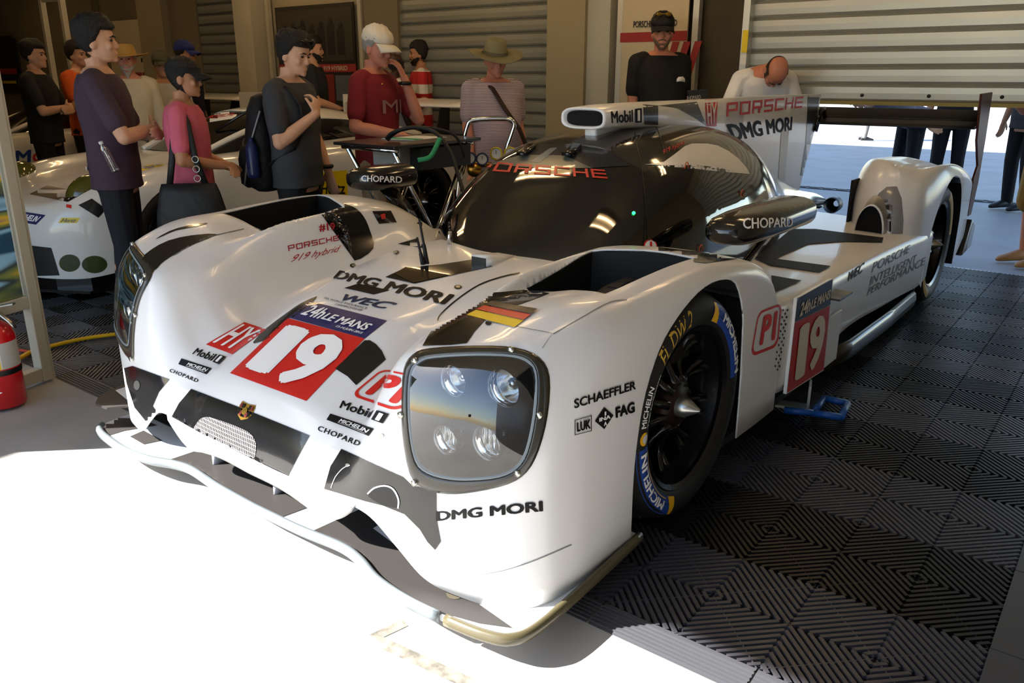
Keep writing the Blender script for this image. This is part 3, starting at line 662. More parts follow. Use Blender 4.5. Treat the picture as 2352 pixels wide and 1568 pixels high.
# --- mirrors, aerials and small fittings
def mirror(qs,X,sgn,nm):
    a=pl(qs[0],0,X); b=pl(qs[1],0,X)     # nose tip and rear edge of the pod
    L=b.y-a.y; zc=(a.z+b.z)/2; hgt=qs[2]; wd=.095
    m=MB(); m.loft([[(X+wd*k*math.copysign(abs(math.cos(t))**.75,math.cos(t))*1.0,a.y+L*u,zc+hgt*k*math.copysign(abs(math.sin(t))**.75,math.sin(t))) for t in np.linspace(0,2*PI,20,endpoint=False)] for u,k in ((0,.10),(.015,.5),(.05,.72),(.13,.88),(.28,.97),(.5,1.0),(.97,1.0),(1,.97))])
    o=m.build('mirror',M('mirror_black','0e0e0f',.2,0,.6),car,auto=40); o['label']=nm; return o,a,b
mL,a,b=mirror(((1657,503),(1818,510),.056),.80,1,'near left black door mirror')
s=MB(); s.loft([[(x-.012,y-.03,z),(x,y-.045,z),(x+.012,y-.03,z),(x+.008,y+.05,z),(x-.008,y+.05,z)] for x,y,z in ((.80,.90,.735),(.77,.82,.66),(.74,.72,.58))]); s.build('mirror_stalk',M('mirror_black'),mL)
mR,a,b=mirror(((813,406),(926,408),.052),-.80,-1,'far right black door mirror')
s=MB(); s.loft([[(x-.012,y-.03,z),(x,y-.045,z),(x+.012,y-.03,z),(x+.008,y+.05,z),(x-.008,y+.05,z)] for x,y,z in ((-.80,.46,.80),(-.77,.52,.72),(-.74,.56,.62))]); s.build('mirror_stalk',M('mirror_black'),mR)
BV1=bvh_of([front,wsc,can])
for q,top in (((972,607),(958,545)),((981,605),(963,502))):
    p=hit(BV1,q); d=cray(top); tt=O_L+d*((p.y+.012-O_L.y)/d.y); MB().tube([p-Vector((0,0,.004)),p*.6+tt*.4,p*.55+tt*.45,tt],[.0085,.0065,.0045,.004],8).build('aerial',M('rubber','121214',.6),car)
p=hit(BV1,(1105,608)); m=MB(); m.loft([[(p.x-.035+dx,p.y+dy,p.z-.005),(p.x+.035-dx,p.y+dy,p.z-.005),(p.x+.032-dx,p.y+dy,p.z+h_),(p.x-.032+dx,p.y+dy,p.z+h_)] for dx,dy,h_ in ((0,-.01,.032),(0,.03,.032),(.01,.12,.02),(.02,.18,.004))]); dct=m.build('cowl_duct',white,car); MB().box((p.x,p.y-.012,p.z+.012),(.062,.004,.032)).build('duct_grille',weave('grille','050505','2a2a2a',220),dct,smooth=False)
p=hit(BV1,(1035,560)); m=MB(); m.tube([p+Vector((0,-.006,.0)),p+Vector((.004,-.012,.02)),p+Vector((.008,-.01,.05))],.008,8); m.ball(p+Vector((0,-.012,-.012)),.012,8,6); m.build('wiper_pivot',chrome,car)
ink=M('decal_ink','0d0d0e',.55,spec=.25); deckk=M('deck_dark','232427',.6,spec=.15)
# ------------------------------------------------------------------ paint, stickers and writing on the race car
BVb=bvh_of([front]+sides+rears+[wsc,can,eng,air,fin,board])
BVf=bvh_of([front]); BVs=bvh_of([spl]); BVc=bvh_of([wsc,can,eng]); BVfin=bvh_of([fin,air]); BVd=bvh_of(sides)
def ring(cx,cy,rx,ry,n=24): return [(cx+rx*math.cos(2*PI*k/n),cy+ry*math.sin(2*PI*k/n)) for k in range(n)]
def line(name,pts,wd,mat,bv,**k):
    p=[np.array(q,float) for q in pts]; a=[];b=[]
    for i,q in enumerate(p):
        d=p[min(i+1,len(p)-1)]-p[max(i-1,0)]; d/=np.linalg.norm(d); n_=np.array([-d[1],d[0]])*wd/2; a.append(q+n_); b.append(q-n_)
    v=np.array(a+b); n_=len(p); return decal(name,[(v,[(i,i+1,n_+i+1,n_+i) for i in range(n_-1)],0)],None,[mat],bv,**k)
def dens(p,step=10):
    o=[]
    for i,a in enumerate(p):
        b=p[(i+1)%len(p)]; n=max(1,int(math.hypot(b[0]-a[0],b[1]-a[1])/step))
        o+=[(a[0]+(b[0]-a[0])*k/n,a[1]+(b[1]-a[1])*k/n) for k in range(n)]
    return o
# black bands of the livery
patch('livery_stripe',dens([(440,893),(577,945),(712,1000),(690,1040),(663,1092),(527,1030),(391,964),(412,925)]),blackp,BVf,label='black band across the nose')
patch('livery_stripe',[(286,845),(305,840),(390,871),(366,900),(352,932),(372,958),(335,966),(310,935),(292,880)],blackp,BVf)
patch('livery_stripe',[(785,1031),(926,1094),(945,1112),(1003,1130),(1003,1190),(1013,1243),(1000,1262),(982,1243),(965,1215),(930,1180),(880,1160),(840,1150),(745,1122),(760,1070)],blackp,BVf)
patch('livery_stripe',smooth_poly([(582,786),(614,753),(661,718),(690,698),(728,681),(712,699),(674,729),(661,733),(620,775),(593,787)],2),blackp,BVf)
patch('livery_stripe',[(838,782),(850,782),(864,791),(877,806),(886,826),(818,885),(799,865),(770,847)],blackp,BVf)
patch('livery_stripe',[(791,662),(823,652),(895,667),(858,677)],blackp,BVf)
patch('livery_stripe',[(885,637),(930,616),(1010,608),(1083,597),(1132,612),(1050,630),(952,652)],blackp,BVf)
patch('badge_cover',[(906,630),(932,614),(1032,633),(950,651)],M('amber_clear','3b2b13',.05,0,1.0),BVf,off=.003)
patch('livery_stripe',[(914,560),(955,548),(980,572)],blackp,BVf)
patch('livery_stripe',smooth_poly([(676,458),(757,463),(808,474),(834,496),(850,532),(857,571),(814,599),(806,561),(792,515),(779,497),(763,484),(722,471)],3),blackp,BVf,seg=5,label='black band over the far right fender')
patch('sensor_window',[(854,485),(897,484),(911,511),(870,514)],M('smoked','1c1512',.1,0,1),BVf); patch('sensor_light',[(873,493),(883,491),(885,502),(876,504)],red,BVf,off=.003)
patch('livery_stripe',smooth_poly([(327,597),(346,575),(387,553),(441,541),(499,538),(448,560),(400,585),(371,605),(349,625)],2),blackp,BVf)
patch('livery_stripe',smooth_poly([(358,549),(390,531),(429,519),(478,512),(454,520),(403,530),(371,544)],2),blackp,BVf)
patch('livery_stripe',[(971,795),(982,775),(995,755),(1018,738),(1046,719),(1091,690),(1133,673),(1201,666),(1262,674),(1215,692),(1180,704),(1130,698),(1100,712),(1073,724),(1115,735),(1090,762),(1072,789),(1035,793)],blackp,BVf,seg=5,label='black stripe down the near left fender')
decal('flag_decal',[(np.array([(0,0),(1,0),(1,.36),(0,.36)],float),[(0,1,2,3)],0),(np.array([(0,.36),(1,.36),(1,.68),(0,.68)],float),[(0,1,2,3)],1),(np.array([(0,.68),(1,.68),(1,1),(0,1)],float),[(0,1,2,3)],2)],[(1072,724),(1182,753),(1235,714),(1130,696)],[yellow,red,M('flag_black','101010',.3)],BVf,off=.0025,label='black, red and gold flag sticker')
patch('livery_stripe',[(1368,585),(1446,571),(1507,567),(1558,574),(1670,585),(1708,593),(1619,605),(1490,589),(1381,583)],blackp,BVb)
patch('livery_stripe',[(1731,592),(1780,596),(1856,562),(1935,556),(2025,558),(2029,547),(1949,537),(1872,527),(1818,527),(1787,552)],deckk,BVd,off=.004)
patch('livery_stripe',[(1730,594),(1780,596),(1908,613),(1881,627),(1768,611)],deckk,BVd,off=.005); patch('livery_stripe',[(1771,634),(1841,646),(1774,674)],deckk,BVd,off=.004)
line('shut_line',smooth_poly([(1005,737),(1012,722),(1050,688),(1100,655),(1150,637),(1194,627)],4,False),3,blackp,BVf)
line('shut_line',smooth_poly([(398,588),(430,568),(480,545),(560,526)],4,False),1.6,M('seam_grey','6b6b6b',.6),BVf); line('shut_line',smooth_poly([(1270,768),(1330,733),(1400,695),(1440,690)],4,False),1.6,M('seam_grey'),BVf); line('shut_line',[(1115,738),(1200,753),(1268,766),(1245,800)],1.4,M('seam_grey'),BVf)
for q in ((812,610),(908,580),(1052,660)): decal('fastener',[(np.array(ring(q[0],q[1],9,5)),[tuple(range(24))],0),(np.array(ring(q[0],q[1],5,3)),[tuple(range(24))],1)],None,[M('bolt_dark','3b352a',.3,.8),steel],BVf,seg=30)
patch('fuel_cap',ring(1122,743,7,5),liner,BVf,seg=30); 
# race number panel on the nose
NQ=[(529,857),(704,921),(838,778),(661,731)]
decal('number_panel',[(np.array([(0,0),(1,0),(1,1),(0,1)],float),[(0,1,2,3)],0),(*shapes_text('1',(.08,.13,.40,.91),bold=.05),1),(*shapes_text('9',(.44,.09,.92,.93),bold=.05),1)],NQ,[red,whited],BVf,label='red nose panel with white number 19')
VQ=[(663,730),(838,778),(889,737),(712,692)]
decal('event_panel',[(np.array([(0,0),(1,0),(1,1),(0,1)],float),[(0,1,2,3)],0),(*shapes_text('24h',(.08,.28,.33,.86),bold=.03,shear=.2),1),(*shapes_text('LE MANS',(.35,.30,.93,.66),bold=.03,shear=.2),1),(*shapes_text('13-14 JUIN 2015',(.60,.09,.93,.22),bold=.01,shear=.2),1)],VQ,[navy,whited],BVf,label='navy event panel above the nose number')
HYQ=[(473,791),(534,814),(612,757),(561,740)]
decal('hybrid_panel',[(np.array([(0,0),(1,0),(1,1),(0,1)],float),[(0,1,2,3)],0),(*shapes_text('HY',(.07,.10,.93,.90),bold=.03),1)],HYQ,[red,whited],BVf)
def oil(quad,bv,k=ink,par=None,nm='oil_sponsor_decal'): decal(nm,[(*shapes_text('Mobil',(0,0,.72,1),bold=.03,shear=.0),0),(np.array([(.78,-.05),(1.0,-.05),(1.0,1.05),(.78,1.05)],float),[(0,1,2,3)],0),(*shapes_text('1',(.85,.08,.93,.92),bold=.03),1)],quad,[k,whited],bv,parent=par)
oil([(441,813),(505,837),(520,821),(454,799)],BVf); oil([(779,937),(882,971),(895,951),(787,920)],BVf); oil([(1404,283),(1473,279),(1473,251),(1402,256)],BVfin)
for q in ([(410,836),(475,860),(487,846),(417,823)],[(750,964),(848,1001),(860,984),(759,950)]): decal('tyre_sponsor_decal',[(np.array([(0,0),(1,0),(1,1),(0,1)],float),[(0,1,2,3)],0),(*shapes_text('MICHELIN',(.30,.26,.96,.76),bold=.03,shear=.2),1),(np.array([(.3,.12),(.93,.12),(.93,.16),(.3,.16)],float),[(0,1,2,3)],1)],q,[ink,whited],BVf)
for q in ([(389,853),(454,879),(458,871),(393,846)],[(729,988),(825,1025),(831,1014),(734,977)]): text_decal('watch_sponsor_decal','CHOPARD',q,ink,BVf,bold=.02,space=1.15)
P1=rrect(0,0,1,1,.2,6); P1i=[(.05+.9*x,.06+.88*y) for x,y in P1]
p1v=np.array(P1+P1i); p1f=[(i,(i+1)%len(P1),len(P1)+(i+1)%len(P1),len(P1)+i) for i in range(len(P1))]
for sh_ in ([(p1v,p1f,0)],[(*shapes_text('P1',(.2,.14,.86,.86),bold=.06),0)]): decal('class_decal',sh_,[(804,908),(920,947),(985,868),(878,847)],[red],BVf,maxlen=.05)
decal('class_decal',[(p1v,p1f,0),(*shapes_text('P1',(.26,.17,.84,.84),bold=.05),0)],[(1722,820),(1786,795),(1795,695),(1741,716)],[red],BVb,label='red P1 class badge on the near left flank')
# crest on the nose
decal('crest',[(np.array([(0,.75),(.04,1),(.5,.93),(.96,1),(1,.75),(.97,.42),(.8,.16),(.5,0),(.2,.16),(.03,.42)],float)[::-1],[tuple(range(10))],0)]+[(np.array([(a,b),(a+.12,b),(a+.12,b+.28),(a,b+.28)],float),[(0,1,2,3)],m_) for a,b,m_ in ((.08,.62,1),(.26,.62,2),(.66,.62,2),(.80,.62,1),(.14,.26,2),(.26,.2,1),(.62,.2,1),(.74,.26,2))]+[(np.array(ring(.5,.5,.16,.2)),[tuple(range(24))],0),(np.array(ring(.5,.5,.07,.12)),[tuple(range(24))],2)],[(537,957),(573,972),(590,931),(557,920)],[gold,M('crest_red','6d1a17',.4),blackp],BVf,seg=40,label='gold crest badge')
text_decal('machine_sponsor_decal','DMG MORI',[(764,639),(1020,701),(1046,678),(780,621)],ink,BVf,bold=.045,shear=.0,label='large black lettering on the hood')
text_decal('series_decal','WEC',[(782,690),(889,712),(916,697),(794,676)],M('wec_navy','12294f',.3),BVf,bold=.04,shear=.25)
text_decal('series_decal','FIA WORLD ENDURANCE',[(744,687),(841,711),(845,707),(747,683)],ink,BVf,bold=0); text_decal('series_decal','CHAMPIONSHIP',[(769,701),(832,716),(834,711),(771,697)],ink,BVf,bold=0)
text_decal('driver_decal','#19',[(733,533),(770,530),(768,511),(731,514)],reds,BVf,bold=.03)
bv_,bf_=block_word('PORSCHE'); decal('name_decal',[(bv_,bf_,0)],[(662,577),(778,552),(777,540),(660,564)],[reds],BVf)
text_decal('name_decal','919 hybrid',[(666,608),(780,582),(783,563),(673,586)],reds,BVf,bold=-.005,shear=.45,label='red script on the far right fender')
# near flank
text_decal('bearing_sponsor_decal','SCHAEFFLER',[(1318,938),(1459,893),(1459,873),(1317,917)],ink,BVf,bold=.03)
lk=[(0,0),(1,0),(1,1),(0,1)]; lki=[(.04,.04),(.96,.04),(.96,.96),(.04,.96)]
decal('clutch_sponsor_decal',[(np.array(lk+lki,float),[(i,(i+1)%4,4+(i+1)%4,4+i) for i in range(4)],0),(*shapes_text('LUK',(.1,.2,.9,.82),bold=.05),0)],[(1319,999),(1358,989),(1358,953),(1319,964)],[ink],BVf)
decal('bearing_sponsor_decal',[(np.array([(0,.5),(.5,0),(1,.5),(.5,1)],float),[(0,1,2,3)],0),(*shapes_text('INA',(.2,.42,.8,.60),bold=.04),1),(*shapes_text('I',(.46,.64,.54,.82),bold=.04),1),(*shapes_text('A',(.42,.18,.58,.36),bold=.04),1)],[(1365,992),(1408,978),(1408,928),(1365,941)],[ink,whited],BVf)
text_decal('bearing_sponsor_decal','FAG',[(1413,960),(1457,946),(1456,921),(1412,935)],ink,BVf,bold=.06)
text_decal('machine_sponsor_decal','DMG MORI',[(1002,1196),(1247,1173),(1246,1149),(1002,1173)],ink,BVf,bold=.045,label='black lettering low on the near left fender')
# number board
decal('board_number',[(np.array([(0,0),(1,0),(1,.70),(0,.735)],float),[(0,1,2,3)],0),(np.array([(0,.745),(1,.71),(1,1),(0,1)],float),[(0,1,2,3)],1),(*shapes_text('1',(.15,.08,.42,.66),bold=.05),2),(*shapes_text('9',(.47,.08,.90,.66),bold=.05),2),(*shapes_text('24h',(.08,.78,.38,.93),bold=.03,shear=.2),2),(*shapes_text('LE MANS',(.40,.79,.95,.90),bold=.03,shear=.2),2)],[(1807,902),(1891,848),(1911,641),(1831,685)],[M('board_red','b3261c',.4),M('board_navy','1b1d38',.3),M('board_cream','d9cfbe',.4)],bvh_of([board]),parent=board)
text_decal('series_decal','WEC',[(1944,648),(1980,625),(1986,601),(1950,625)],ink,BVd,bold=.04,shear=.2)
dk=M('faded_black','3a3634',.4)
text_decal('slogan_decal','PORSCHE',[(2001,626),(2087,580),(2091,561),(2006,603)],dk,BVb,bold=.0,shear=.1); text_decal('slogan_decal','INTELLIGENT',[(1996,656),(2102,602),(2106,584),(2000,635)],dk,BVb,bold=.0,shear=.1); text_decal('slogan_decal','PERFORMANCE',[(1990,679),(2123,607),(2126,589),(1995,661)],dk,BVb,bold=.0,shear=.1)
# splitter pattern
sd=M('splitter_black','33302e',.5)
for pg in ([(208,982),(243,1003),(285,990),(362,977),(318,962),(265,960),(300,938),(250,950)],[(330,1021),(298,1003),(330,989),(373,1012)],[(386,1057),(464,1031),(520,1058),(729,1158),(648,1188),(495,1115)],[(715,1221),(842,1163),(905,1180),(975,1235),(985,1300),(1060,1360),(1178,1443),(1100,1432),(1003,1405),(930,1365),(865,1318),(800,1268)]): patch('livery_stripe',dens(pg,20),sd,BVs)
patch('livery_stripe',[(857,1215),(895,1192),(970,1230),(928,1268)],white,BVs,off=.003); patch('logo_disc',ring(1045,1365,20,13),M('brown_disc','4c463a',.5),BVs,off=.003,seg=50)  # the round patch is a plain disc standing for a logo
# roof
decal('name_decal',[(bv_,bf_,0)],[(1082,390),(1396,411),(1389,391),(1098,370)],[M('ws_red','c23a2c',.35)],BVc,label='red wordmark across the top of the windscreen')
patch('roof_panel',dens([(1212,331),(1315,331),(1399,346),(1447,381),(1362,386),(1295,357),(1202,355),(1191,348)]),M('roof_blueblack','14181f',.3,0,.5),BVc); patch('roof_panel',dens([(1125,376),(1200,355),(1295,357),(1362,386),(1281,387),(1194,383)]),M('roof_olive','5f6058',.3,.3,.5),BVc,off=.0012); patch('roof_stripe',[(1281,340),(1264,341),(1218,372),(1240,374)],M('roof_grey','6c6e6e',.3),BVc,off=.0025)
for q in ((1212,350),(1316,350)):
    p=hit(BVc,q); m=MB(); m.loft([[(p.x-.02,p.y-.02+dy,p.z-.01),(p.x+.02,p.y-.02+dy,p.z-.01),(p.x+.02,p.y-.02+dy,p.z+h_),(p.x-.02,p.y-.02+dy,p.z+h_)] for dy,h_ in ((-.03,.004),(.0,.010),(.05,.034))]); m.build('roof_duct',blackp,car)
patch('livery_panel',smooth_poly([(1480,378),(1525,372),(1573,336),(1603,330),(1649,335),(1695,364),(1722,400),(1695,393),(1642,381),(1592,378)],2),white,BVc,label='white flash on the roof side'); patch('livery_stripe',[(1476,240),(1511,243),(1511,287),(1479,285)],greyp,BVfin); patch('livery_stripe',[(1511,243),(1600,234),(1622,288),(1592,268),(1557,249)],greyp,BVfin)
text_decal('name_decal','919 hybrid',[(1525,357),(1576,333),(1572,321),(1521,345)],red,BVc,bold=-.005,shear=.4)
for pts in ([(1455,285),(1462,330),(1475,395),(1482,480),(1478,560)],[(1505,285),(1515,310),(1524,345)]): line('shut_line',smooth_poly(pts,4,False),2,M('seam_dark','050505',.5),BVc)
door=patch('door_window',smooth_poly([(1482,395),(1560,380),(1640,384),(1690,400),(1712,440),(1716,480),(1660,500),(1600,560),(1500,585),(1484,500)],3),M('door_glass','0a0908',.04,0,1),BVc)
for q,r in (((1575,384),8),((1702,445),8),((1607,571),8)):
    p=hit(BVc,q,.006)
    if p is not None:
        MB().lathe([(.014,-.002),(.018,0),(.014,.002),(.014,-.002)],tuple(p),'x',16).build('pull_ring',M('orange_ring','d8551e',.5),car)
decal('kill_switch_decal',[(np.array(ring(1493,566,16,17)),[tuple(range(24))],0),(np.array(ring(1493,566,13,14)),[tuple(range(24))],1),(np.array([(1491,555),(1496,555),(1496,578),(1491,578)],float),[(0,1,2,3)],0)],None,[red,whited],BVc)
for q in ((1455,490),(1456,572)): patch('status_light',ring(q[0],q[1],4,4,12),M('green_led','20ff60',emit='20ff60',es=3),BVc,seg=30,off=.003)
# fin
decal('hybrid_panel',[(np.array([(0,0),(1,0),(1,1),(0,1)],float),[(0,1,2,3)],0),(*shapes_text('HY',(.1,.1,.9,.9),bold=.02),1)],[(1622,290),(1645,290),(1648,228),(1618,229)],[red,whited],BVfin,parent=fin)
decal('name_decal',[(bv_,bf_,0)],[(1668,268),(1841,247),(1845,221),(1669,236)],[red],BVfin,parent=fin,label='red wordmark'); text_decal('machine_sponsor_decal','DMG MORI',[(1686,324),(1818,299),(1820,267),(1667,285)],ink,BVfin,bold=.04,parent=fin)
patch('livery_stripe',[(1794,300),(1812,298),(1802,416),(1787,409)],lgrey,BVfin,parent=fin); patch('livery_stripe',[(1856,216),(1882,214),(1874,290),(1846,430),(1834,425),(1850,330)],greyp,BVfin,parent=fin)
decal('watch_sponsor_decal',[(*shapes_text('CHOPARD',(.05,.3,.95,.7),bold=.02),0)],[(1573,238),(1611,235),(1611,210),(1573,214)],[whited],bvh_of([endR]),parent=endR) 
text_decal('watch_sponsor_decal','CHOPARD',[(1706,526),(1820,520),(1820,499),(1706,502)],whited,bvh_of([mL]),bold=.02,parent=mL); text_decal('watch_sponsor_decal','CHOPARD',[(831,416),(923,420),(923,405),(831,403)],whited,bvh_of([mR]),bold=.02,parent=mR)
o_=[(1998,510),(2002,479),(2018,445),(2037,429),(2060,428),(2071,456),(2075,506),(2073,537)]; i_=[(2002,506),(2010,471),(2025,457),(2042,464),(2048,487),(2050,537)]
patch('livery_stripe',o_+i_[::-1],M('fender_grey','7d7b7b',.3,0,.4),bvh_of(rears))
# tyre lettering, laid on the sidewalls around the hub
def arc_decal(name,shapes,a0,a1,r0,r1,mats,ty,wheel_o,Yc,R=.345):
    bv=bvh_of([ty]); B=MB()
    for li,(v,f,mi) in enumerate(shapes):
        v=np.array(v,float); v=v if v.shape[1]>2 else np.c_[v,np.zeros(len(v))]; bm=bmesh.new(); vs=[bm.verts.new(tuple(p)) for p in v]
        for q in f:
            try: bm.faces.new([vs[k] for k in q])
            except ValueError: pass
        bmesh.ops.triangulate(bm,faces=bm.faces[:])
        for ax,n in ((0,24),(1,4)):
            for k in range(1,n):
                no=Vector((0,0,0)); no[ax]=1; co=Vector((0,0,0)); co[ax]=k/n
                bmesh.ops.bisect_plane(bm,geom=bm.verts[:]+bm.edges[:]+bm.faces[:],plane_co=co,plane_no=no,dist=1e-5)
        bm.verts.index_update(); P=[]
        for p in bm.verts:
            a=math.radians(a0+(a1-a0)*p.co.x); r=r0+(r1-r0)*p.co.y; h=bv.ray_cast(Vector((2,Yc+r*math.cos(a),R+r*math.sin(a))),Vector((-1,0,0)))
            P.append((h[0].x+.0012*(1+li)+.00012*p.co.z if h[0] else .95,Yc+r*math.cos(a),R+r*math.sin(a)))
        B.add(P,[tuple(q.index for q in fc.verts) for fc in bm.faces],mi); bm.free()
    return B.build(name,mats,wheel_o,merge=1e-7)
sq=(np.array([(0,0),(1,0),(1,1),(0,1)],float),[(0,1,2,3)],0); tb_=M('tyre_blue','24479a',.45); ty_=M('tyre_yellow','e8b21c',.45)
arc_decal('tyre_label',[(sq[0],sq[1],0),(np.array([(0,.0),(.14,.0),(.05,1),(0,1)],float),[(0,1,2,3)],1),(*shapes_text('MICHELIN',(.22,.28,.96,.78),bold=.03),2),(np.array([(.2,.12),(.97,.12),(.97,.17),(.2,.17)],float),[(0,1,2,3)],1)],252,184,.262,.318,[tb_,ty_,whited],TF,WF,0)['label']='blue and yellow tyre label'
arc_decal('tyre_label',[(sq[0],sq[1],0),(np.array([(0,.0),(.14,.0),(.05,1),(0,1)],float),[(0,1,2,3)],1),(*shapes_text('MICHELIN',(.22,.28,.96,.78),bold=.03),2)],72,4,.262,.318,[tb_,ty_,whited],TF,WF,0)
arc_decal('tyre_lettering',[(*shapes_text('MICHELIN',(0,.45,.72,1),bold=.02),0),(*shapes_text('Total Performance',(0,0,1,.36),bold=.005),0)],172,142,.272,.308,[whited],TF,WF,0)
arc_decal('tyre_mark',[(np.array(ring(.5,.5,.5,.5)),[tuple(range(24))],0),(np.array(ring(.5,.42,.36,.34)),[tuple(range(24))],1)],182,174.5,.268,.308,[ty_,lgrey],TF,WF,0)
arc_decal('chalk_marking',[(*shapes_text('FL DW 2',(0,0,1,1),bold=-.015,shear=.2),0)],136,100,.268,.318,[M('chalk_yellow','c9a23a',.8)],TF,WF,0)
arc_decal('tyre_label',[(sq[0],sq[1],0)],252,184,.265,.312,[M('tyre_yellow_dark','b08a1c',.5)],TR,WR,3.14); arc_decal('tyre_label',[(sq[0],sq[1],0)],72,4,.265,.312,[M('tyre_yellow_dark')],TR,WR,3.14)
# intake, brake ducts and joint lines of the nose
mg=M('mesh_grille','d8d4d4',.5); t_=mg.node_tree; tc=t_.nodes.new('ShaderNodeTexCoord'); bt=t_.nodes.new('ShaderNodeTexBrick'); bt.offset=0; bt.inputs['Scale'].default_value=26; bt.inputs['Mortar Size'].default_value=.012; bt.inputs['Brick Width'].default_value=.22; bt.inputs['Row Height'].default_value=.30
for k_,c_ in (('Color1','141214'),('Color2','2a2224'),('Mortar','e2dede')): bt.inputs[k_].default_value=(*lin(c_),1)
mp_=t_.nodes.new('ShaderNodeMapping'); mp_.inputs['Rotation'].default_value=(PI/2,0,0); t_.links.new(tc.outputs['Object'],mp_.inputs[0]); t_.links.new(mp_.outputs[0],bt.inputs['Vector']); t_.links.new(bt.outputs['Color'],t_.nodes['Principled BSDF'].inputs['Base Color'])
patch('intake_mesh',smooth_poly([(449,993),(455,970),(470,958),(495,961),(560,985),(583,1003),(590,1025),(584,1053),(555,1044),(500,1018)],3),mg,BVf,off=.003,label='white mesh intake in the black nose band')
patch('brake_duct',smooth_poly([(846,1133),(862,1119),(886,1114),(905,1122),(917,1145),(916,1164),(885,1160),(858,1146)],3),M('void'),BVf,off=.003); line('duct_rim',smooth_poly([(846,1133),(862,1119),(886,1114),(905,1122),(917,1145),(916,1166)],3,False),4,M('rim_grey','9a9ca2',.25,.6),BVf,off=.0035)
patch('brake_duct',ring(316,884,7,11),M('void'),BVf,off=.003)
line('shut_line',smooth_poly([(1108,1318),(1160,1308),(1230,1285),(1312,1250)],4,False),2,M('seam_grey'),BVf); line('shut_line',smooth_poly([(762,1120),(772,1095),(790,1075),(806,1068)],3,False),2,M('rim_grey'),BVf,off=.003)
for q in ((878,1000),(800,1068)): patch('fastener',ring(*q,5,4,12),steel,BVf,seg=30,off=.003)
for k in range(9):
    for j in range(3): patch('vent_hole',ring(1797+j*5-6*(k>2)-8*(k>5)-(k%3)*2,712+k*16+(8 if j%2 else 0),1.8,3,8),liner,BVb,seg=30,off=.003)
# ------------------------------------------------------------------ people
HR=[(.000,.022,.070,.025),(.012,.038,.086,-.005),(.030,.050,.092,-.030),(.050,.058,.091,-.055),(.075,.066,.090,-.075),(.095,.069,.086,-.086),(.115,.0705,.084,-.094),(.135,.073,.090,-.099),(.160,.074,.088,-.101),(.185,.070,.076,-.097),(.205,.060,.056,-.084),(.220,.044,.030,-.060),(.229,.022,.004,-.030),(.231,.002,-.012,-.014)]
HZ=[r[0] for r in HR]; HW=np.array([r[1] for r in HR]); HF=np.array([r[2] for r in HR]); HB=np.array([r[3] for r in HR])
def headpt(z,phi,off=0.0):
    """point on the skull; phi=0 is the face, 180 the back"""
    zc=min(max(z,0),.231); w_=float(herm(HZ,HW,zc)); f=float(herm(HZ,HF,zc)); b=float(herm(HZ,HB,zc)); cy=(f+b)/2; ry=(f-b)/2+off; w_+=off
    s_,c=math.sin(phi),math.cos(phi); return (w_*math.copysign(abs(s_)**.9,s_),cy+ry*math.copysign(abs(c)**.9,c),z)
def shell(zmin,off,top=.231,n=40,m=12,puff=None):
    rows=[]
    for j in range(m+1):
        v=j/m; row=[]
        for k in range(n):
            phi=2*PI*k/n; z0=zmin(phi); z=z0+(top-z0)*math.sin(v*PI/2)
            o=off*(1 if j>0 else .3); jt=(random.random()-.5)*.010*min(1,j) if puff or off<.013 else 0; p=headpt(min(z,.2305),phi,o+jt); dz=off*v+jt*.6
            if puff: q=puff(phi,v); p=(p[0],p[1]+q[0],p[2]); dz+=q[1]
            row.append((p[0],p[1],z+dz))
        rows.append(row)
    return rows
def limb(mb,pts,rad,n=10):
    pts=[Vector(p) for p in pts]; P=[];R_=[]
    for i in range(len(pts)-1):
        for k in range(5): t=k/5; P.append(pts[i].lerp(pts[i+1],t)); R_.append(rad[i]*(1-t)+rad[i+1]*t)
    P.append(pts[-1]); R_.append(rad[-1]); mb.tube(P,R_,n)
    for p,r in zip(pts,rad): mb.ball(p,r*.99,10,7)
def hand(mb,W,d,nrm,curl=.5,side=1):
    W=Vector(W); d=Vector(d).normalized(); nrm=Vector(nrm); nrm=(nrm-d*nrm.dot(d)).normalized(); s_=d.cross(nrm)*side
    rings=[]
    for u,wd,th in ((-.01,.026,.020),(.02,.034,.017),(.055,.040,.015),(.085,.040,.013),(.092,.034,.009)):
        rings.append([W+d*u+s_*wd*math.cos(a)+nrm*th*math.sin(a) for a in np.linspace(0,2*PI,12,endpoint=False)])
    mb.loft(rings)
    for i,ln in enumerate((.9,1.05,1.0,.8)):
        p=W+d*.084+s_*((1.5-i)*.0205); dd=d.copy(); ax=s_*side; pts=[p]
        for L,c in ((.044,.6),(.028,1.0),(.021,.8)):
            dd=Matrix.Rotation(curl*c*(1 if side>0 else 1),3,d.cross(nrm))@dd if False else (dd*math.cos(curl*c)-nrm*math.sin(curl*c)*1.0 if True else dd); dd.normalize()
            p=p+dd*L*ln; pts.append(p)
        mb.tube(pts,[.0092,.0088,.0080,.0066],8)
        mb.ball(pts[-1],.0066,8,5)
    p=W+d*.025+s_*.034; dd=(d*.75+s_*.62-nrm*.25*curl).normalized(); p2=p+dd*.036; p3=p2+(dd*.8+d*.5-nrm*.4*curl).normalized()*.032
    mb.tube([W+d*.012+s_*.015,p,p2,p3],[.014,.0125,.0105,.0085],8); mb.ball(p3,.0085,8,5)
skins={'light':M('skin_light','c99a7c',.55),'tan':M('skin_tan','ad7a58',.55),'ruddy':M('skin_ruddy','c07f66',.55),'deep':M('skin_deep','3c2418',.5)}
def hmat(c): return M('hair_'+c,c,.6,bump=(150,.5))
def cloth(c): return M('cloth_'+c,c,.85,noise=(6,.10),bump=(14,.35))
eyem=M('eye_dark','1b1410',.3); 
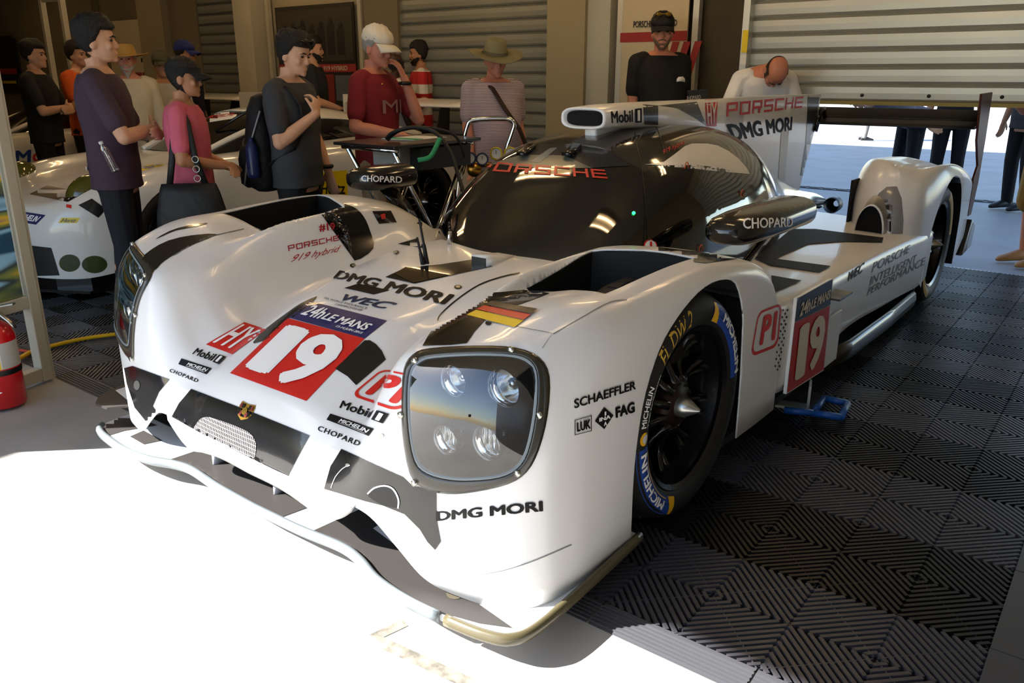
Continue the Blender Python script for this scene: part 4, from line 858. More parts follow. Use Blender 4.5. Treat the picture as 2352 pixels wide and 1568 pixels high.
TORSO=[(.80,.135,.10,.0),(.88,.168,.118,.0),(.96,.170,.122,.0),(1.06,.160,.118,.0),(1.15,.164,.120,.0),(1.25,.182,.128,-.005),(1.34,.194,.126,-.01),(1.415,.185,.108,-.015),(1.465,.135,.085,-.02),(1.50,.068,.062,-.02)]
def person(label,top,depth,alpha,skin='light',shirt=('35353a','s'),pants='1b1d24',hair='0b0807',hat=None,arms=None,head=(0,0),bend=0,lean=0,build=1.0,vox=.0085,group=None,pos=None,H=None,legs=True,beard=None,shorts=False,bare=False,shoe='14141a',collar=None,hairlow=.055,shirtmat=None,stance=.0,print_=None):
    if pos is None:
        T=at_depth(top,depth); H=float(T[2]); pos=(float(T[0]),float(T[1]))
    s=H/1.75; a=math.radians(alpha); Rr=np.array([RT[0],RT[1]])/np.hypot(RT[0],RT[1]); Cc=-np.array([FW[0],FW[1]])/np.hypot(FW[0],FW[1]); h=math.cos(a)*Rr+math.sin(a)*Cc
    root=empty('person',(pos[0],pos[1],0),math.atan2(-h[0],h[1]),label,'person',group)
    SC=Matrix.Scale(s,4); hip=Matrix.Translation((0,0,.93))@Matrix.Rotation(-math.radians(bend),4,'X')@Matrix.Rotation(math.radians(lean),4,'Y')@Matrix.Translation((0,0,-.93))
    nk=Matrix.Translation((0,-.015,1.47))@Matrix.Rotation(math.radians(head[0]),4,'Z')@Matrix.Rotation(-math.radians(head[1]),4,'X')
    hm=hip@nk@Matrix.Translation((0,.02,.055))          # head space: chin at the origin
    tp=lambda p: hip@Vector(p)
    def tors(off,z0,z1,cap=True,belly=0):
        rs=[]
        for z,w_,d_,y in TORSO:
            if z<z0-.001 or z>z1+.001: continue
            bl=belly*math.exp(-((z-1.08)/.14)**2)
            rs.append([tp(((w_*build+off)*math.copysign(abs(math.cos(t))**.85,math.cos(t)),y+(d_*(.5+.5*build)+off+(bl if math.sin(t)>0 else bl*.2))*math.copysign(abs(math.sin(t))**.85,math.sin(t)),z)) for t in np.linspace(0,2*PI,28,endpoint=False)])
        return rs
    belly=.10*(build-1)*4 if build>1.08 else 0
    body=MB(); body.loft(tors(0,.80,1.50,belly=belly))
    body.tube([tp((0,-.02,1.42)),tp((0,-.012,1.49)),hm@Vector((0,-.03,.03))],[.060,.056,.054],12)
    R_=[]
    for z,w_,f,b in HR: R_.append([hm@Vector(headpt(z,2*PI*k/28)) for k in range(28)])
    body.loft(R_)
    rot=hm.to_3x3()
    for c,r in (((0,.097,.080),(.015,.016,.013)),((0,.093,.095),(.009,.014,.020)),((0,.087,.110),(.008,.010,.020)),((0,.088,.047),(.024,.010,.007)),((0,.087,.038),(.020,.010,.007)),((0,.084,.012),(.022,.012,.016)),((.030,.082,.133),(.024,.010,.008)),((-.030,.082,.133),(.024,.010,.008)),((.043,.066,.082),(.020,.020,.022)),((-.043,.066,.082),(.020,.020,.022))):
        body.ball(hm@Vector(c),r,10,8,0,rot)
    for sx in (1,-1): body.ball(hm@Vector((sx*.075,-.012,.098)),(.010,.021,.033),10,8,0,rot)
    A=arms or {}; shb=.188*build; slv=MB()
    sh_off=.013
    for sd,key in ((1,'R'),(-1,'L')):
        e_,w_,hd,hn,cl=A.get(key,((.235,-.02,1.135),(.25,.06,.895),(0,.15,-1),(-1,0,0),.35))
        mx_=lambda p:(abs(p[0])*sd if p[0]==abs(p[0]) else p[0],p[1],p[2])
        fl=(lambda p:(p[0]*sd,p[1],p[2]))
        S0=tp((sd*(shb-.006),-.015,1.412)); E_=tp(fl(e_)); W_=tp(fl(w_)); S1=tp((sd*(shb-.06),-.015,1.432))
        limb(body,[S1,S0,E_,E_.lerp(W_,.3),W_],[.055,.052*build**.5,.041,.043,.0275])
        d3=hip.to_3x3(); hand(body,W_,d3@Vector(fl(hd)),d3@Vector(fl(hn)),cl,-sd)
        if shirt[1]=='s': q=S0.lerp(E_,.72); limb(slv,[S1,S0,q],[.066,.066*build**.5,.061*build**.5])
        else: limb(slv,[S1,S0,E_,W_.lerp(E_,.08)],[.066,.066,.053,.040])
    hx=.092; knee=lambda sd:(sd*(.10+stance*.5),.02,.50); ank=lambda sd:(sd*(.115+stance),-.025,.085)
    if legs:
        for sd in (1,-1): limb(body,[(sd*hx,0,.90),knee(sd),(sd*.11,-.01,.38),ank(sd)],[.082,.054,.052,.034])
    def fin_(mb,name,mat,v=vox,sm=2):
        mb.xf(SC); o=mb.build(name,mat,root,merge=1e-6); md=o.modifiers.new('r','REMESH'); md.mode='VOXEL'; md.voxel_size=v*s; md.use_smooth_shade=True
        if sm: ms=o.modifiers.new('s','SMOOTH'); ms.iterations=sm; ms.factor=.5
        return o
    fin_(body,'body',skins[skin],vox,1 if vox>.007 else 2)
    shm=shirtmat or cloth(shirt[0]); sb=MB(); sb.loft([[tp((p_[0],p_[1],.835)) for p_ in [((.176*build+.012)*math.copysign(abs(math.cos(t))**.85,math.cos(t)),(.122*(.5+.5*build)+.014)*math.copysign(abs(math.sin(t))**.85,math.sin(t))) for t in np.linspace(0,2*PI,28,endpoint=False)]]]+tors(sh_off,.87,1.468,belly=belly)); sb.v+=[]; o=len(sb.v); sb.add(slv.v,slv.f); fin_(sb,'shirt',shm,.0095)
    if collar:
        MB().tube([tp((.062*math.sin(t),-.018+.066*math.cos(t),1.482+.012*-math.cos(t))) for t in np.linspace(0,2*PI,20)],.014,8,cap=False).xf(SC).build('collar',cloth(collar),root)
    if legs:
        pm=MB(); pr=[]
        for z,w_,d_,y in ((.83,.150,.112,0),(.88,.166,.12,0),(.95,.168,.118,0),(.985,.163,.114,0)): pr.append([( (w_*build+.012)*math.cos(t),y+(d_*(.5+.5*build)+.012)*math.sin(t),z) for t in np.linspace(0,2*PI,24,endpoint=False)])
        pm.loft(pr)
        for sd in (1,-1):
            if shorts: limb(pm,[(sd*hx,0,.88),(sd*.105,.02,.47)],[.098,.088])
            else: limb(pm,[(sd*hx,0,.88),knee(sd),ank(sd)],[.098,.072,.060])
        fin_(pm,'trousers' if not shorts else 'shorts',cloth(pants),.0105)
        for sd in (1,-1):
            x=ank(sd)[0]; sm_=MB(); sm_.loft([[(x+wd*math.cos(t),yy,max(.003,hh*(.5+.5*math.sin(t)))) for t in np.linspace(0,2*PI,14,endpoint=False)] for yy,wd,hh in ((-.095,.020,.05),(-.08,.036,.095),(-.03,.042,.105),(.04,.045,.085),(.11,.050,.06),(.16,.044,.045),(.185,.020,.03))]); sm_.xf(SC).build('shoe',M('shoe_'+shoe,shoe,.5),root)
    hb=lambda mb,name,mat: mb.xf(SC@hm).build(name,mat,root)
    for sx in (1,-1): m=MB(); m.ball((sx*.031,.0815,.113),(.0125,.0075,.0062),10,6); hb(m,'eye',eyem)
    if hair:
        for sx in (1,-1): m=MB(); m.tube([(sx*.014,.097,.131),(sx*.032,.094,.136),(sx*.05,.078,.130)],[.0035,.0042,.003],6); hb(m,'eyebrow',hmat(hair))
    if hair and bare:
        hb(MB().grid([[headpt(z,ph,.006) for ph in np.linspace(1.25,2*PI-1.25,30)] for z in (.06,.08,.10,.13,.155,.165)]),'hair',hmat(hair))
    if hair and not bare:
        lo=hairlow
        zf=lambda phi: (lambda c:(.168 if c>.45 else .168+(.115-.168)*min(1,(.45-c)/.35) if c>.1 else .105+(lo-.105)*min(1,(.1-c)/.6)))(math.cos(phi))
        if hat: off,pf=.012,None
        else: off,pf=.020,(lambda phi,v:(.016*max(0,math.cos(phi))*v,.012*v+.010*max(0,math.cos(phi))*v*(1-v)*3))
        hb(MB().grid(shell(zf,off,puff=pf),closev=True),'hair',hmat(hair))
    if beard:
        m=MB(); rows=[]
        for j in range(8):
            u=j/7; row=[]
            for k in range(25):
                ph=-1.75+3.5*k/24; top_=.030 if abs(ph)<.42 else .030+min(1,(abs(ph)-.42)/.5)*.03+max(0,abs(ph)-1.1)*.045; z=-.014+(top_+.014)*u; q_=headpt(max(z,0.004),ph,.0065 if 0<j<7 else .0005); row.append((q_[0],q_[1],z))
            rows.append(row)
        if beard[1]>0: rows=[[(p[0]*(.25+.75*u),p[1]*(.9+.1*u),p[2]-beard[1]*(1-u)) for p in rows[0]] for u in (0,.5)]+rows
        mu=MB(); mu.tube([(-.030,.080,.047),(-.014,.094,.0545),(0,.0965,.056),(.014,.094,.0545),(.030,.080,.047)],[.004,.006,.006,.006,.004],6); hb(mu,'moustache',hmat(beard[0]))
        m.grid(rows); hb(m,'beard',hmat(beard[0]))
    if hat:
        kind,c=hat[0],hat[1]; cm=cloth(c)
        if kind in ('cap','visor'):
            m=MB()
            if kind=='cap': m.grid(shell(lambda p:.150 if math.cos(p)>0 else .138,.017,m=10,puff=lambda ph,v:(.0,.016*v)),closev=True)
            else: m.grid([[headpt(z,2*PI*k/36,.016) for k in range(36)] for z in (.140,.165,.180)],closev=True)
            o=hb(m,'cap' if kind=='cap' else 'visor',cm)
            br=MB(); rows=[]
            for j in range(7):
                u=j/6; row=[]
                for k in range(17):
                    ph=-1.15+2.3*k/16; b=headpt(.150,ph,.012); ext=.078*u*math.cos(ph*.75)**.8
                    row.append((b[0]*(1+.10*u),b[1]+ext,.152-.030*u*u-.02*(ph/1.15)**2*(.3+u)))
                rows.append(row)
            br.grid(rows); b_=br.xf(SC@hm).build('brim',cm,o,solid=.004)
        else:
            tall=.075 if kind=='hat' else .055; wd=.105 if kind=='hat' else .095
            m=MB(); R2=[]
            for u,z,o_ in ((0,.158,.016),(.2,.175,.017),(.5,.20,.016),(.8,.222,.012)): R2.append([ (lambda p:(p[0],p[1],z+ (tall-.03)*u))(headpt(min(.19,z),2*PI*k/36,o_-.012*u)) for k in range(36)])
            R2.append([(p[0]*.7,p[1]*.75-.004,p[2]+.006) for p in R2[-1]]); R2.append([(p[0]*.05,p[1]*.05-.008,p[2]-.012) for p in R2[-1]])
            m.grid(R2,closev=True); o=hb(m,'hat',cm)
            br=MB(); br.grid([[ (lambda p,ph:(p[0]*(1+wd*u/.075*.95),p[1]*(1+wd*u/.09*.95),.160+.0*u-.012*u*abs(math.cos(ph))+.026*u*u*abs(math.sin(ph))-.014*u))(headpt(.160,2*PI*k/40,.014),2*PI*k/40) for k in range(40)] for u in (0,.33,.66,1)],closev=True); br.xf(SC@hm).build('brim',cm,o,solid=.004)
            if kind=='hat': MB().grid([[headpt(z,2*PI*k/36,.019) for k in range(36)] for z in (.160,.182)],closev=True).xf(SC@hm).build('hat_band',cloth('56513c'),o)
    root['_s']=s
    return root,(lambda p:SC@(hip@Vector(p))),(lambda p:SC@(hm@Vector(p))),s
CROSS={'R':((.255,.12,1.13),(.03,.235,1.165),(-1,.15,.05),(0,1,.3),.5),'L':((.255,.10,1.12),(.02,.265,1.13),(-1,.1,.1),(0,1,.2),.4)}
V1=.0065
p1,t1,h1,s1=person('person in a plum t-shirt and dark jeans with arms crossed holding a water bottle',(215,45),3.95,-14,'light',('3f2f3d','s'),'15181f','080606',arms=CROSS,head=(2,-2),vox=V1,build=1.04)
p2,t2,h2,s2=person('person in a pink t-shirt and black visor with a black shoulder bag',(412,135),4.05,-8,'tan',('c25c70','s'),'0e0e10','0e0806',hat=('visor','0c0c0e'),arms={'R':((.245,.0,1.13),(.06,.22,1.08),(-.8,.5,0),(0,.4,1),.6),'L':((.245,.0,1.13),(.03,.24,1.06),(-.8,.4,0),(0,.4,1),.6)},head=(0,4),vox=V1,hairlow=.0,build=.92)
p3,t3,h3,s3=person('person in a charcoal t-shirt gripping the strap of a black backpack',(660,77),4.2,16,'light',('35373b','s'),'101114','0a0706',arms={'R':((.27,.05,1.12),(.11,.215,1.285),(-.45,-.1,.9),(.2,1,0),1.3),'L':((.245,.0,1.13),(.25,.08,.90),(0,.2,-1),(-1,0,0),.4)},head=(-6,12),vox=V1,build=1.04)
p4,t4,h4,s4=person('person in a dark red t-shirt and cream cap resting a hand on the cheek',(855,66),4.75,22,'ruddy',('7a1822','s'),'a08c6e','9a9690',hat=('cap','cfc8b8'),arms={'R':((.275,.0,1.13),(.13,.28,1.075),(-.3,.9,-.2),(0,.1,1),.3),'L':((.20,.22,1.16),(.10,.17,1.44),(-.35,-.25,.9),(.3,1,0),.8)},head=(-8,12),vox=V1,hairlow=.07)
pol=stripes('striped_polo','c9c2c6','6d3a4a',34,'Z',.62)
p5,t5,h5,s5=person('person in a pinstriped polo with red collar and a wide olive hat',(1135,99),5.3,58,'ruddy',('b9adb3','s'),'8c8d92','8f8a84',hat=('hat','76704f'),head=(-14,14),build=1.16,vox=V1,collar='b01f2a',shirtmat=pol)
p6,t6,h6,s6=person('person in a black t-shirt and black cap wearing a blue lanyard',(1525,37),6.05,66,'ruddy',('101012','s'),'17181c','4b3f36',hat=('cap','0e0e10'),head=(-30,2),build=1.16,vox=V1,hairlow=.08,beard=('6b5a48',0))
b7=at_depth((1757,185),5.75)
p7,t7,h7,s7=person('balding person in a white shirt bending over the tail of the race car',None,0,84,'ruddy',('e4e4e4','s'),'1b1b20','2a1c14',pos=(float(b7[0])-.22,float(b7[1])+.33),H=1.62,bend=30,head=(0,52),arms={'R':((.30,.12,1.20),(.24,.30,1.02),(0,.5,-.8),(-1,0,0),.5),'L':((.30,.12,1.20),(.24,.30,1.02),(0,.5,-.8),(-1,0,0),.5)},bare=True,build=1.08)
person('person in a black polo with arms crossed at the far left beside the rear coupe',(72,97),6.7,-4,'light',('131315','s'),'0c0c0e','0a0706',arms=CROSS)
person('person in an orange polo standing behind the plum t-shirt',(172,100),7.5,12,'light',('c8551a','s'),'141a26','100b08',arms=CROSS)
p10,t10,h10,s10=person('person in a straw sun hat and cream long-sleeved shirt with a long grey beard',(287,107),6.5,74,'ruddy',('c0b59c','l'),'6b6455','a8a49c',hat=('sunhat','b08a48'),beard=('a8a49c',.05),hairlow=.03)
person('person in a navy t-shirt and blue baseball cap behind the black visor',(422,99),7.9,4,'tan',('1b1c38','s'),'14161c','0e0907',hat=('cap','1f2a6c'))
person('person in a white t-shirt and olive cap half hidden behind the black visor',(368,124),6.9,60,'tan',('b5b2ac','s'),'3a3a3e','2a1f18',hat=('cap','4d4a33'))
person('bearded person in a slate t-shirt behind the charcoal t-shirt and backpack',(716,87),7.85,-6,'light',('1c2024','s'),'14151a','0b0807',beard=('0b0807',0),arms={'R':((.25,.03,1.13),(.12,.25,1.05),(-.6,.6,0),(0,0,1),.4),'L':((.245,.0,1.13),(.25,.08,.90),(0,.2,-1),(-1,0,0),.4)})
rw=stripes('team_polo','c9c3ba','a51d1d',1.9,'X',.55,.8)
person('dark-skinned person in a red and cream team polo behind the cream cap',(907,124),7.85,-32,'deep',('a51d1d','s'),'131315','0f0a08',shirtmat=rw,bare=True)
person('bearded person in a red, white and black team polo facing left',(962,99),8.15,172,'tan',('a51d1d','s'),'131315','120b08',beard=('120b08',0),shirtmat=stripes('team_polo_dark','b21f1f','d0cbc2',1.5,'Z',.62),arms={'R':((.24,.05,1.13),(.12,.22,1.0),(-.5,.6,-.2),(0,0,1),.4),'L':((.27,-.03,1.14),(.20,.15,.95),(-.3,.6,-.4),(0,0,1),.4)})
q=floor_at((2362,606))
p16,t16,h16,s16=person('person at the right edge in patterned shorts and tan shoes holding up a phone',None,0,176,'ruddy',('6d5a3a','s'),'8a6a2a','2a1c14',pos=(float(q[0]),float(q[1])),H=1.6,shorts=True,shoe='a5763f',arms={'R':((.24,.10,1.15),(.12,.33,1.30),(0,.4,.9),(0,-1,0),.5),'L':((.22,.16,1.14),(.05,.36,1.28),(0,.3,.9),(0,-1,0),.8)})
q=floor_at((2068,468)); person('person in dark jeans bending forward on the asphalt behind the rear wing',None,0,172,'light',('6f6a78','l'),'10141f','0e0907',pos=(float(q[0]),float(q[1])),H=1.66,bend=72,stance=.05)
q=floor_at((2160,462)); person('person in black jeans standing on the asphalt right of the bending one',None,0,120,'light',('23242a','s'),'11141c','0e0907',pos=(float(q[0]),float(q[1])),H=1.68)
q=floor_at((2325,480)); person('person in black trousers standing on the asphalt by the right edge',None,0,165,'light',('3a3a40','s'),'0e0f13','0e0907',pos=(float(q[0]),float(q[1])),H=1.66)
q=floor_at((1984,322)); person('distant person in grey trousers walking across the sunlit pit lane',None,0,10,'light',('8a8a90','s'),'6d6a68','0e0907',pos=(float(q[0]),float(q[1])),H=1.62,vox=.014)
# --- what they wear and carry
def world(root,p): return Matrix.Translation(root.location)@Matrix.Rotation(root.rotation_euler.z,4,'Z')@Vector(p)
# water bottle under the crossed arms
b=world(p1,t1((.225,.02,1.02))); wb=empty('water_bottle',b,0,'clear ribbed water bottle tucked under the crossed arms of the plum t-shirt','bottle')
clear=bpy.data.materials.new('clear_plastic'); clear.use_nodes=True; t_=clear.node_tree; t_.nodes.clear(); tr=t_.nodes.new('ShaderNodeBsdfTransparent'); tr.inputs[0].default_value=(.90,.91,.92,1); gl=t_.nodes.new('ShaderNodeBsdfGlossy'); gl.inputs['Roughness'].default_value=.08; mx=t_.nodes.new('ShaderNodeMixShader'); mx.inputs[0].default_value=.25; ou=t_.nodes.new('ShaderNodeOutputMaterial'); t_.links.new(tr.outputs[0],mx.inputs[1]); t_.links.new(gl.outputs[0],mx.inputs[2]); t_.links.new(mx.outputs[0],ou.inputs[0])
prof=[(.002,-.10),(.026,-.10),(.030,-.092)]
for k in range(7): prof+=[(.031,-.085+k*.016),(.0275,-.077+k*.016)]
prof+=[(.031,.05),(.026,.075),(.013,.095),(.013,.105)]
m=MB().lathe(prof,n=24); m.xf(Matrix.Rotation(.35,4,'X')@Matrix.Scale(.72,4)); m.build('bottle_body',clear,wb); m=MB().lathe([(.002,.118),(.014,.118),(.015,.104),(.014,.100)],n=16); m.xf(Matrix.Rotation(.35,4,'X')@Matrix.Scale(.72,4)); m.build('cap',M('bottle_cap','d8d8d8',.4),wb)
def part(root,mb,name,mat,**k): return mb.build(name,mat,root,**k)
# pockets and label of the dark jeans
part(p1,MB().box(t1((.10,-.125,.955)),(.055,.004,.018)),'waist_label',whited)
# backpack, strap, sunglasses, bottle for the charcoal t-shirt
bp=empty('backpack',p3.location,p3.rotation_euler.z,'black backpack with grey piping worn on the back of the charcoal t-shirt','backpack'); bk=M('backpack_black','0c0c0e',.7,bump=(40,.4)); pip=M('piping_grey','9a9a9e',.4)
m=MB(); m.loft([[t3((w_*math.copysign(abs(math.cos(t))**.6,math.cos(t))-.01,-.21+d_*math.copysign(abs(math.sin(t))**.6,math.sin(t)),z)) for t in np.linspace(0,2*PI,24,endpoint=False)] for z,w_,d_ in ((.80,.11,.05),(.83,.155,.085),(.95,.17,.10),(1.15,.165,.09),(1.30,.145,.07),(1.38,.10,.05),(1.40,.04,.02))]); part(bp,m,'main_bag',bk)
m=MB(); m.loft([[t3((w_*math.copysign(abs(math.cos(t))**.6,math.cos(t)),-.315+d_*math.copysign(abs(math.sin(t))**.6,math.sin(t)),z)) for t in np.linspace(0,2*PI,20,endpoint=False)] for z,w_,d_ in ((.82,.09,.02),(.85,.13,.045),(1.0,.135,.05),(1.08,.12,.03))]); part(bp,m,'front_pocket',bk)
part(bp,MB().tube([t3(p) for p in ((.155,-.14,1.30),(.168,-.20,1.15),(.175,-.25,1.0),(.165,-.29,.85))],.005,6),'piping',pip)
part(bp,MB().tube([t3(p) for p in ((.13,-.13,1.35),(.15,-.03,1.468),(.145,.06,1.44),(.135,.135,1.34),(.13,.15,1.22),(.16,.08,1.08),(.16,-.10,.98))],[.02]*7,8,flat=.4),'shoulder_strap',bk)
part(bp,MB().lathe([(.002,0),(.032,0),(.034,.02),(.034,.15),(.018,.18),(.012,.19),(.012,.205),(.002,.205)],tuple(t3((.19,-.20,.90))),'z',16),'side_bottle',M('blue_label_bottle','1c2a55',.25)); part(bp,MB().box(t3((.0,-.362,.92)),(.07,.004,.09),bevel=0) if False else MB().box(t3((.0,-.366,.93)),(.06,.006,.09)),'badge',M('badge_grey','7f8ba0',.4))
m=MB(); m.tube([h3((.079,-.03,.165)),h3((.082,.03,.19)),h3((.06,.085,.205)),h3((0,.105,.208)),h3((-.06,.085,.205)),h3((-.082,.03,.19)),h3((-.079,-.03,.165))],.004,6); 
for sx in (1,-1): m.ball(h3((sx*.035,.098,.207)),(.028*s3,.010*s3,.017*s3),12,6)
sg=empty('sunglasses',p3.location,p3.rotation_euler.z,'dark sunglasses pushed up on the hair of the charcoal t-shirt','sunglasses'); part(sg,m,'frame',M('sunglass_dark','15100e',.2))
m=MB(); m.tube([h6((.078,-.01,.215)),h6((.06,.06,.235)),h6((0,.085,.238)),h6((-.06,.06,.235)),h6((-.078,-.01,.215))],.004,6)
for sx in (1,-1): m.ball(h6((sx*.035,.082,.236)),(.026*s6,.009*s6,.016*s6),12,6)
sg=empty('sunglasses',p6.location,p6.rotation_euler.z,'amber sunglasses resting on the black cap','sunglasses'); part(sg,m,'frame',M('sunglass_amber','8a6a20',.15,.3))
# lanyard with badge
ly=empty('lanyard',p6.location,p6.rotation_euler.z,'blue lanyard with a badge holder hanging on the black t-shirt','lanyard')
part(ly,MB().tube([t6(p) for p in ((.075,.04,1.455),(.055,.125,1.36),(.02,.168,1.20),(.0,.185,1.12),(-.02,.168,1.20),(-.055,.125,1.36),(-.075,.04,1.455))],.005,6),'cord',M('lanyard_blue','1b2468',.6)); part(ly,MB().box(t6((0,.20,1.05)),(.085*s6,.006,.11*s6)),'badge_holder',M('holder','22262c',.2,0,1)); part(ly,MB().box(t6((0,.206,1.04)),(.07*s6,.004,.05*s6)),'badge_card',M('badge_blue','4d86b8',.4)); part(ly,MB().box(t6((0,.207,1.075)),(.065*s6,.004,.016*s6)),'badge_title',whited)
part(p6,MB().prism([(0,0),(.5,.12),(1,.05),(1,.4),(.8,.75),(.3,.8),(.05,.5)],t6((-.12,.155,1.27)),(.075,0,0),(0,0,.05),(0,.004,0)),'chest_print',whited)
# shoulder bag of the pink t-shirt
sbg=empty('shoulder_bag',p2.location,p2.rotation_euler.z,'large black slouchy shoulder bag hanging on the hip of the pink t-shirt','bag'); bgm=M('bag_black','111112',.6,bump=(12,.5))
m=MB(); m.loft([[t2((.23+w_*math.cos(t),.02+d_*math.sin(t),z)) for t in np.linspace(0,2*PI,20,endpoint=False)] for z,w_,d_ in ((.62,.05,.20),(.66,.075,.235),(.80,.08,.22),(.93,.055,.19),(.985,.03,.17))]); part(sbg,m,'bag_body',bgm)
for dy in (-.10,.13): part(sbg,MB().tube([t2(p) for p in ((.235,dy,.96),(.235,dy*.6,1.15),(.19,dy*.35,1.36),(.165,dy*.2-.01,1.435))],.016,8,flat=.45),'strap',bgm)
for z in (1.04,1.10,1.16): part(sbg,MB().lathe([(.014,-.003),(.019,0),(.014,.003),(.014,-.003)],tuple(t2((.262,.085,z-.02))),'x',14),'ring',steel)
# crossbody strap and cuffs
part(p5,MB().tube([t5(p) for p in ((.10,-.04,1.485),(.09,.12,1.42),(.02,.19,1.27),(-.07,.255,1.12),(-.16,.225,.98),(-.235,.06,.90))],[.02]*6,8,flat=.35),'crossbody_strap',M('strap_brown','2f1f18',.7))
part(p4,MB().tube([t4((-.10+.034*math.cos(a),.175+.034*math.sin(a),1.405)) for a in np.linspace(0,2*PI,16)],.012,6,cap=False),'wristband',black); part(p3,MB().tube([t3((-.25+.033*math.cos(a),.07+.033*math.sin(a),.935)) for a in np.linspace(0,2*PI,16)],.012,6,cap=False),'watch',black); part(p4,MB().ball(t4((.10,.115,1.40)),.007,8,6),'pin',gold)
v,f=text2d('MI'); 
bvt=None
m=MB(); O_=t4((0,0,0))
pts=[]
for i,(x,y) in enumerate(v): 
    X=.13-.235*x; Z=1.215+.085*y; Yd=.150-.9*X*X*1.2; pts.append(t4((X,Yd,Z)))
m.add(pts,[tuple(reversed(q)) for q in f]); part(p4,m,'chest_print',M('print_grey','8f6a6a',.8),smooth=False,solid=.002)
part(p3,MB().prism([(0,0),(.3,.1),(.7,0),(1,.5),(.8,1),(.25,.9)],t3((.262,-.03,1.25)),(0,.05,0),(0,0,.06),(.004,0,0)),'sleeve_print',whited)
# phone
ph=empty('phone',world(p16,t16((.10,.44,1.40))),p16.rotation_euler.z,'dark phone held up at the right edge of the view','phone'); MB().box((0,0,0),(.13,.008,.065)).build('phone_body',M('phone_black','101114',.2),ph,bevel=.004); MB().box((0,-.005,0),(.115,.002,.055)).build('screen',M('phone_screen','2b3038',.1),ph)
# ------------------------------------------------------------------ the white coupes behind
random.seed(4)
s9=.84; cw=M('coupe_white','d9d7d0',.22,0,.6); cblk=M('coupe_black','0d0d0e',.3,0,.4); cgl=M('coupe_glass','0b0c0c',.06,0,.8); hlm=M('coupe_headlamp','4d4a14',.12,0,.9)
QX=[0,.3,.55,.72,.88,1.0]; QY=[-1.05,-.7,-.4,0,.5,1.2,1.9,2.46,3.0,3.6]
QH=np.array([[.60,.60,.58,.56,.55,.53],[.69,.69,.69,.70,.70,.66],[.745,.745,.76,.81,.80,.74],[.82,.82,.83,.87,.85,.78],[.91,.90,.90,.90,.87,.80],[.95,.94,.94,.93,.90,.84],[.98,.97,.97,.96,.94,.88],[.98,.97,.97,.97,.97,.92],[.93,.92,.92,.92,.91,.86],[.80,.80,.79,.78,.76,.72]])
def h9(X,Y):
    X=np.abs(np.asarray(X,float))/s9; Y=np.asarray(Y,float)/s9; A=np.stack([herm(QX,QH[r],X) for r in range(len(QY))],-1); o=np.zeros(len(X))
    for i in range(len(X)): o[i]=herm(QY,A[i],Y[i])
    return o*s9
O9=[(0,-1.03,.13,.10,.16),(.4,-1.0,.13,.10,.16),(.70,-.90,.13,.12,.18),(.88,-.72,.13,.13,.18),(.955,-.45,.16,.12,.16),(.97,0,.16,.10,.14),(.93,.5,.16,.08,.12),(.93,1.2,.16,.08,.12),(.98,1.9,.16,.10,.14),(1.0,2.46,.2,.10,.14),(.97,3.1,.25,.10,.14),(.85,3.45,.3,.10,.14),(.5,3.56,.3,.10,.14),(0,3.58,.3,.10,.14)]
